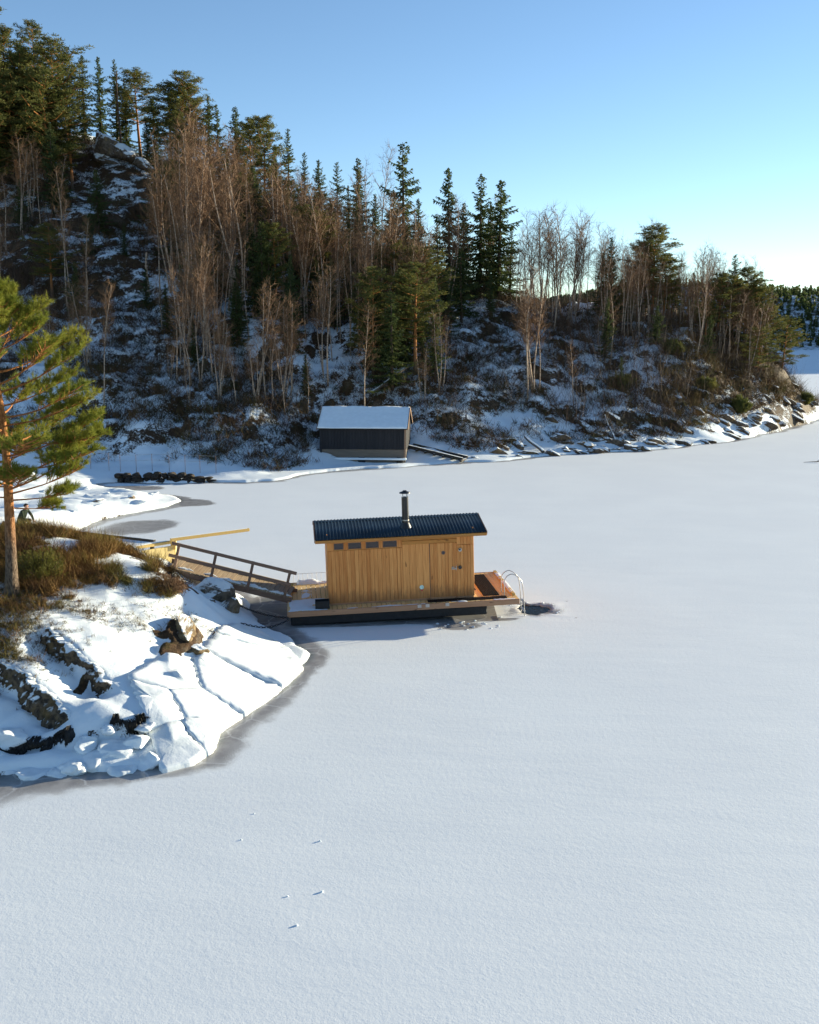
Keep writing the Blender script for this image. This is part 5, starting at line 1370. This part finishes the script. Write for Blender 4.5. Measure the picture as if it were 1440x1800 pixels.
def bush(name, loc, r, hgt, nb, mat, label, seed, wd=0.012, leaf=0.09):
    rng = np.random.RandomState(seed); e = empty(name, loc); tag(e, label, 'bush'); st = MB(); P0, P1 = [], []
    for i in range(nb):
        a = rng.rand() * 6.28; rr = r * math.sqrt(rng.rand()); q_ = np.array([rr * math.cos(a), rr * math.sin(a), hgt * (0.55 + 0.5 * rng.rand()) * math.sqrt(max(0.05, 1 - (rr / r) ** 2 * 0.85))])
        b0 = q_ * np.array([.25, .25, 0]); tri_tube(st, [b0, (b0 + q_) / 2 + np.array([0, 0, .05]), q_], 0.012, 0.004, 3)
        f = rng.rand(60)[:, None] ** 0.5; s_ = b0 + (q_ - b0) * f + rng.normal(size=(60, 3)) * 0.05; dv = rvec(rng, 60) + np.array([0, 0, .5])
        P0.append(s_); P1.append(s_ + dv * leaf)
    st.build('stems', M['bark_dark'], e)
    V, T = blades(rng, np.concatenate(P0), np.concatenate(P1), wd); link('foliage', np_mesh('foliage', V, None, T, M[mat]), e)
p_ = on_y(72, 1020, 26.0); bush('juniper_bush', (p_.x, p_.y, Z(p_.x, p_.y)), 0.75, 0.95, 90, 'juniper', 'yellow green juniper bush beside the foot of the big pine', 3)
p_ = on_y(306, 1060, 26.9); bush('heather_bush', (p_.x, p_.y, Z(p_.x, p_.y)), 0.42, 0.42, 60, 'twig', 'rounded rusty brown bush at the edge of the knoll snow', 4, 0.010, 0.07)
for i, (u, v, y, r, h, lab) in enumerate(((1090, 690, 84, 1.5, 1.7, 'round green juniper standing on the shaded headland bank'), (1300, 735, 86.5, .9, 1.5, 'olive juniper just above the headland shore rocks'), (1418, 690, 100, .8, 1.2, 'small dark bush on the last spur of the headland'), (1240, 700, 87, 1.0, 1.2, 'low olive juniper amid the headland scrub'), (1180, 660, 90, 1.1, 1.3, 'sunlit olive juniper high on the headland bank'))):
    p_ = on_y(u, v, y); bush('juniper_bush', (p_.x, p_.y, Z(p_.x, p_.y)), r, h, 70, 'pine_far', lab, 30 + i, 0.05, 0.22)

# far wood across the lake: one mass
def far_forest():
    n_ = 13000; x = rng.uniform(-40, 460, n_); y = rng.uniform(300, 620, n_); z = far_h(x, y); k = z > 0.6
    x, y, z = x[k], y[k], z[k]; n_ = len(x); P0, P1 = [], []
    hgt = rng.uniform(2.8, 4.8, n_)
    for l in range(6):
        f = l / 6
        for b in range(4):
            a = rng.rand(n_) * 6.28; r = hgt * 0.20 * (1 - f) + 0.2
            c = np.stack([x, y, z + hgt * (0.12 + 0.88 * f)], 1); d = np.stack([np.cos(a) * r, np.sin(a) * r, -0.35 * r], 1)
            P0.append(c); P1.append(c + d)
    P0.append(np.stack([x, y, z + hgt * 0.75], 1)); P1.append(np.stack([x, y, z + hgt * 1.05], 1))
    V, T = blades(rng, np.concatenate(P0), np.concatenate(P1), 1.5)
    o = kind(link('far_forest', np_mesh('far_forest', V, None, T, M['spruce'])), 'stuff'); o['label'] = 'dark conifer forest on the hills beyond the lake'; o['category'] = 'forest'
far_forest()

# ================================================================== the big pine on the knoll
def big_pine():
    rng = np.random.RandomState(9); base = on_y(18, 1047, 25.0); base.z = Z(base.x, base.y) - 0.08
    e = empty('pine_tree', base); tag(e, 'big sunlit pine with orange bark standing on the heath knoll', 'pine')
    H = on_y(0, 508, 25.0).z - base.z
    def tp(t):
        return np.array([0.04 + 0.22 * math.sin(1.9 * t) * (1 - t) * 1.0 - 0.10 * t * t - 0.05 * math.sin(9 * t) * t, 0.08 * math.sin(4 * t), H * t])
    tr = MB(); ts = np.linspace(0, 0.97, 26)
    rad = [0.10 * math.exp(-t * 26) + 0.135 * (1 - t) ** 0.75 + 0.015 for t in ts]
    tr.tube([tp(t) for t in ts], rad, 18)
    tr.build('trunk', M['bark_pine'], e, True)
    P0, P1 = [], []; brm = MB()
    spec = []
    k = 48
    for i in range(k):
        t = 0.36 + 0.62 * (i + 0.5 * rng.rand()) / k
        a = i * 2.399 + rng.normal() * 0.25
        s = (t - 0.36) / 0.64
        prof = 2.75 * (0.80 + 0.9 * s - 1.72 * s * s) if s < 0.95 else 0.4
        L = max(0.35, prof * (0.72 + 0.42 * rng.rand())); spec.append((t, a, L, 0.02 + 0.60 * s + 0.12 * rng.normal()))
    spec += [(0.325, 0.15, 1.5, 0.05), (0.335, 2.7, 1.3, -0.05), (0.30, 0.5, 1.1, -0.12), (0.345, -0.3, 2.1, 0.28), (0.36, 0.2, 2.3, 0.42), (0.40, -0.1, 2.5, 0.35), (0.37, -1.2, 1.6, 0.2)]
    for (t, a, L, up) in spec:
        b = tp(t); d = np.array([math.cos(a), math.sin(a), up]); d /= np.linalg.norm(d)
        low = t < 0.36
        def bp(f):
            return b + d * L * f + np.array([0, 0, (-0.10 * f + 0.22 * f * f) * L * (0.3 if low else 1)]) + np.array([0.05 * math.sin(5 * f + a), 0.05 * math.cos(4 * f + a), 0]) * f
        brm.tube([bp(f) for f in np.linspace(0, 1, 7)], [0.022 * (1 - f) * min(1.2, 0.5 + L * 0.3) + 0.005 for f in np.linspace(0, 1, 7)], 6, False)
        n2 = int(6 + 5.5 * L)
        for j in range(n2):
            f = (0.46 if not low else 0.55) + (0.54 if not low else 0.45) * (j + rng.rand()) / n2
            g = bp(f); sgn = 1 if j % 2 else -1
            sd_ = np.array([-d[1], d[0], 0]) * sgn * (0.5 + 0.5 * rng.rand()) + d * 0.75 + np.array([0, 0, 0.25 + 0.35 * rng.rand()]); sd_ /= np.linalg.norm(sd_)
            l2 = (0.26 + 0.34 * rng.rand()) * min(1.3, 0.5 + 0.4 * L) * (1.15 - 0.5 * f) + 0.10
            e2 = g + sd_ * l2; brm.tube([g, (g + e2) / 2 + np.array([0, 0, -0.02]), e2], [0.012, 0.009, 0.005], 4, False)
            n3 = 7
            for q_ in range(n3):
                f3 = 0.25 + 0.75 * (q_ + rng.rand()) / n3; g3 = g + (e2 - g) * f3
                d3 = sd_ * 0.7 + rvec(rng, 1)[0] * 0.7 + np.array([0, 0, 0.45]); d3 /= np.linalg.norm(d3); l3 = 0.10 + 0.14 * rng.rand(); e3 = g3 + d3 * l3
                m = 34; ff = 0.25 + 0.75 * rng.rand(m)[:, None]; s_ = g3 + (e3 - g3) * ff; dv = rvec(rng, m) * 0.95 + d3 * 0.75
                P0.append(s_); P1.append(s_ + dv * (0.075 + 0.035 * rng.rand(m))[:, None])
    brm.build('branches', M['bark_pine'], e, True)
    V, T = ribbons(rng, np.concatenate(P0), np.concatenate(P1), 0.012)
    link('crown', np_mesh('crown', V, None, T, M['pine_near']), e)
big_pine()

# ================================================================== the crouching person
def person():
    loc = on_y(40, 905, 42.0); gz = loc.z - 0.62
    root = empty('person', (loc.x - 0.1, loc.y, gz)); tag(root, 'person in dark green jacket crouching forward behind the heath knoll', 'person')
    J = {'pel': (0, 0, .40), 'waist': (.08, 0, .55), 'chest': (.22, 0, .74), 'neck': (.34, -.01, .88), 'head0': (.39, -.02, .95), 'head': (.42, -.03, 1.03), 'top': (.43, -.03, 1.10)}
    E = [('pel', 'waist'), ('waist', 'chest'), ('chest', 'neck'), ('neck', 'head0'), ('head0', 'head'), ('head', 'top')]
    Rr = {'pel': (.16, .17), 'waist': (.14, .16), 'chest': (.14, .18), 'neck': (.06, .06), 'head0': (.075, .07), 'head': (.10, .085), 'top': (.07, .06)}
    for s, q_ in ((-1, 'r'), (1, 'l')):
        J.update({'sh' + q_: (.27, .19 * s, .80), 'el' + q_: (.42, .24 * s, .56), 'wr' + q_: (.58, .15 * s, .40), 'pm' + q_: (.64, .13 * s, .37), 'hip' + q_: (.02, .11 * s, .36), 'kn' + q_: (.42, .16 * s, .42), 'an' + q_: (.16, .15 * s, .08), 'to' + q_: (.34, .17 * s, .04)})
        Rr.update({'sh' + q_: (.075, .075), 'el' + q_: (.058, .058), 'wr' + q_: (.04, .04), 'pm' + q_: (.036, .03), 'hip' + q_: (.10, .10), 'kn' + q_: (.075, .075), 'an' + q_: (.05, .05), 'to' + q_: (.04, .035)})
        E += [('chest', 'sh' + q_), ('sh' + q_, 'el' + q_), ('el' + q_, 'wr' + q_), ('wr' + q_, 'pm' + q_), ('pel', 'hip' + q_), ('hip' + q_, 'kn' + q_), ('kn' + q_, 'an' + q_), ('an' + q_, 'to' + q_)]
        for i in range(4):
            y0 = (.13 + (-.03 + .02 * i)) * s; a, b = 'f%d%s' % (i, q_), 'g%d%s' % (i, q_)
            J[a] = (.69 + (.008 if i in (1, 2) else 0), y0, .36); J[b] = (.725 + (.01 if i in (1, 2) else 0), y0, .325); Rr[a] = (.010, .010); Rr[b] = (.008, .008); E += [('pm' + q_, a), (a, b)]
        J['th' + q_] = (.635, (.13 - .05) * s, .34); J['tg' + q_] = (.67, (.13 - .06) * s, .32); Rr['th' + q_] = (.011, .011); Rr['tg' + q_] = (.009, .009); E += [('wr' + q_, 'th' + q_), ('th' + q_, 'tg' + q_)]
    names = list(J); me = bpy.data.meshes.new('body'); me.from_pydata([J[n_] for n_ in names], [(names.index(a), names.index(b)) for a, b in E], []); me.update()
    o = link('body_src', me); sk = o.modifiers.new('skin', 'SKIN'); sb = o.modifiers.new('sub', 'SUBSURF'); sb.levels = 2; sb.render_levels = 2
    for i, n_ in enumerate(names):
        me.skin_vertices[0].data[i].radius = Rr[n_]; me.skin_vertices[0].data[i].use_root = (n_ == 'pel')
    dg = bpy.context.evaluated_depsgraph_get(); ev = bpy.data.meshes.new_from_object(o.evaluated_get(dg)); bpy.data.objects.remove(o)
    for m in ((0.45, 0.24, 0.17), (0.022, 0.032, 0.020), (0.03, 0.03, 0.034), (0.02, 0.017, 0.015)):
        ev.materials.append(simple('clothing', m, 0.8, 0.15))
    for p in ev.polygons:
        c_ = p.center; p.use_smooth = True
        p.material_index = 0 if (c_.z > .885 and c_.x > .3) or (c_.x > .59 and c_.z < .43) else (1 if c_.z > .47 or (c_.x > .40 and abs(c_.y) > .12 and c_.z > .40 and c_.x > .5) else (2 if c_.z > .10 else 3))
    link('body', ev, root)
    bm = bmesh.new(); bmesh.ops.create_icosphere(bm, subdivisions=3, radius=1)
    for v in bm.verts:
        x, y, z = v.co; k_ = 1 + 0.05 * math.sin(9 * x + 7 * y); v.co = (.40 + .108 * x * k_ - (.02 if z < 0 else 0), -.03 + .098 * y * k_, 1.06 + .085 * z * k_)
    geom = [v for v in bm.verts if v.co.x > .46 and v.co.z < 1.07]; bmesh.ops.delete(bm, geom=geom, context='VERTS')
    hm = bpy.data.meshes.new('hair'); bm.to_mesh(hm); bm.free(); hm.materials.append(simple('brown_hair', (.035, .022, .014), .7)); hm.polygons.foreach_set('use_smooth', np.ones(len(hm.polygons), dtype=bool))
    link('hair', hm, root)
    f = MB()
    for y in (-.07, .01): f.box((.515, y, 1.035), (.012, .022, .012))
    f.box((.495, -.03, .985), (.012, .05, .010)); f.build('face_features', simple('dark_eye', (.03, .02, .02), .4), root)
    MB().tube([(.50, -.03, 1.035), (.535, -.03, 1.01), (.515, -.03, 1.0)], [.008, .014, .008], 6).build('nose', ev.materials[0], root, True)
    root.rotation_euler = (0, 0, R(-25))
person()
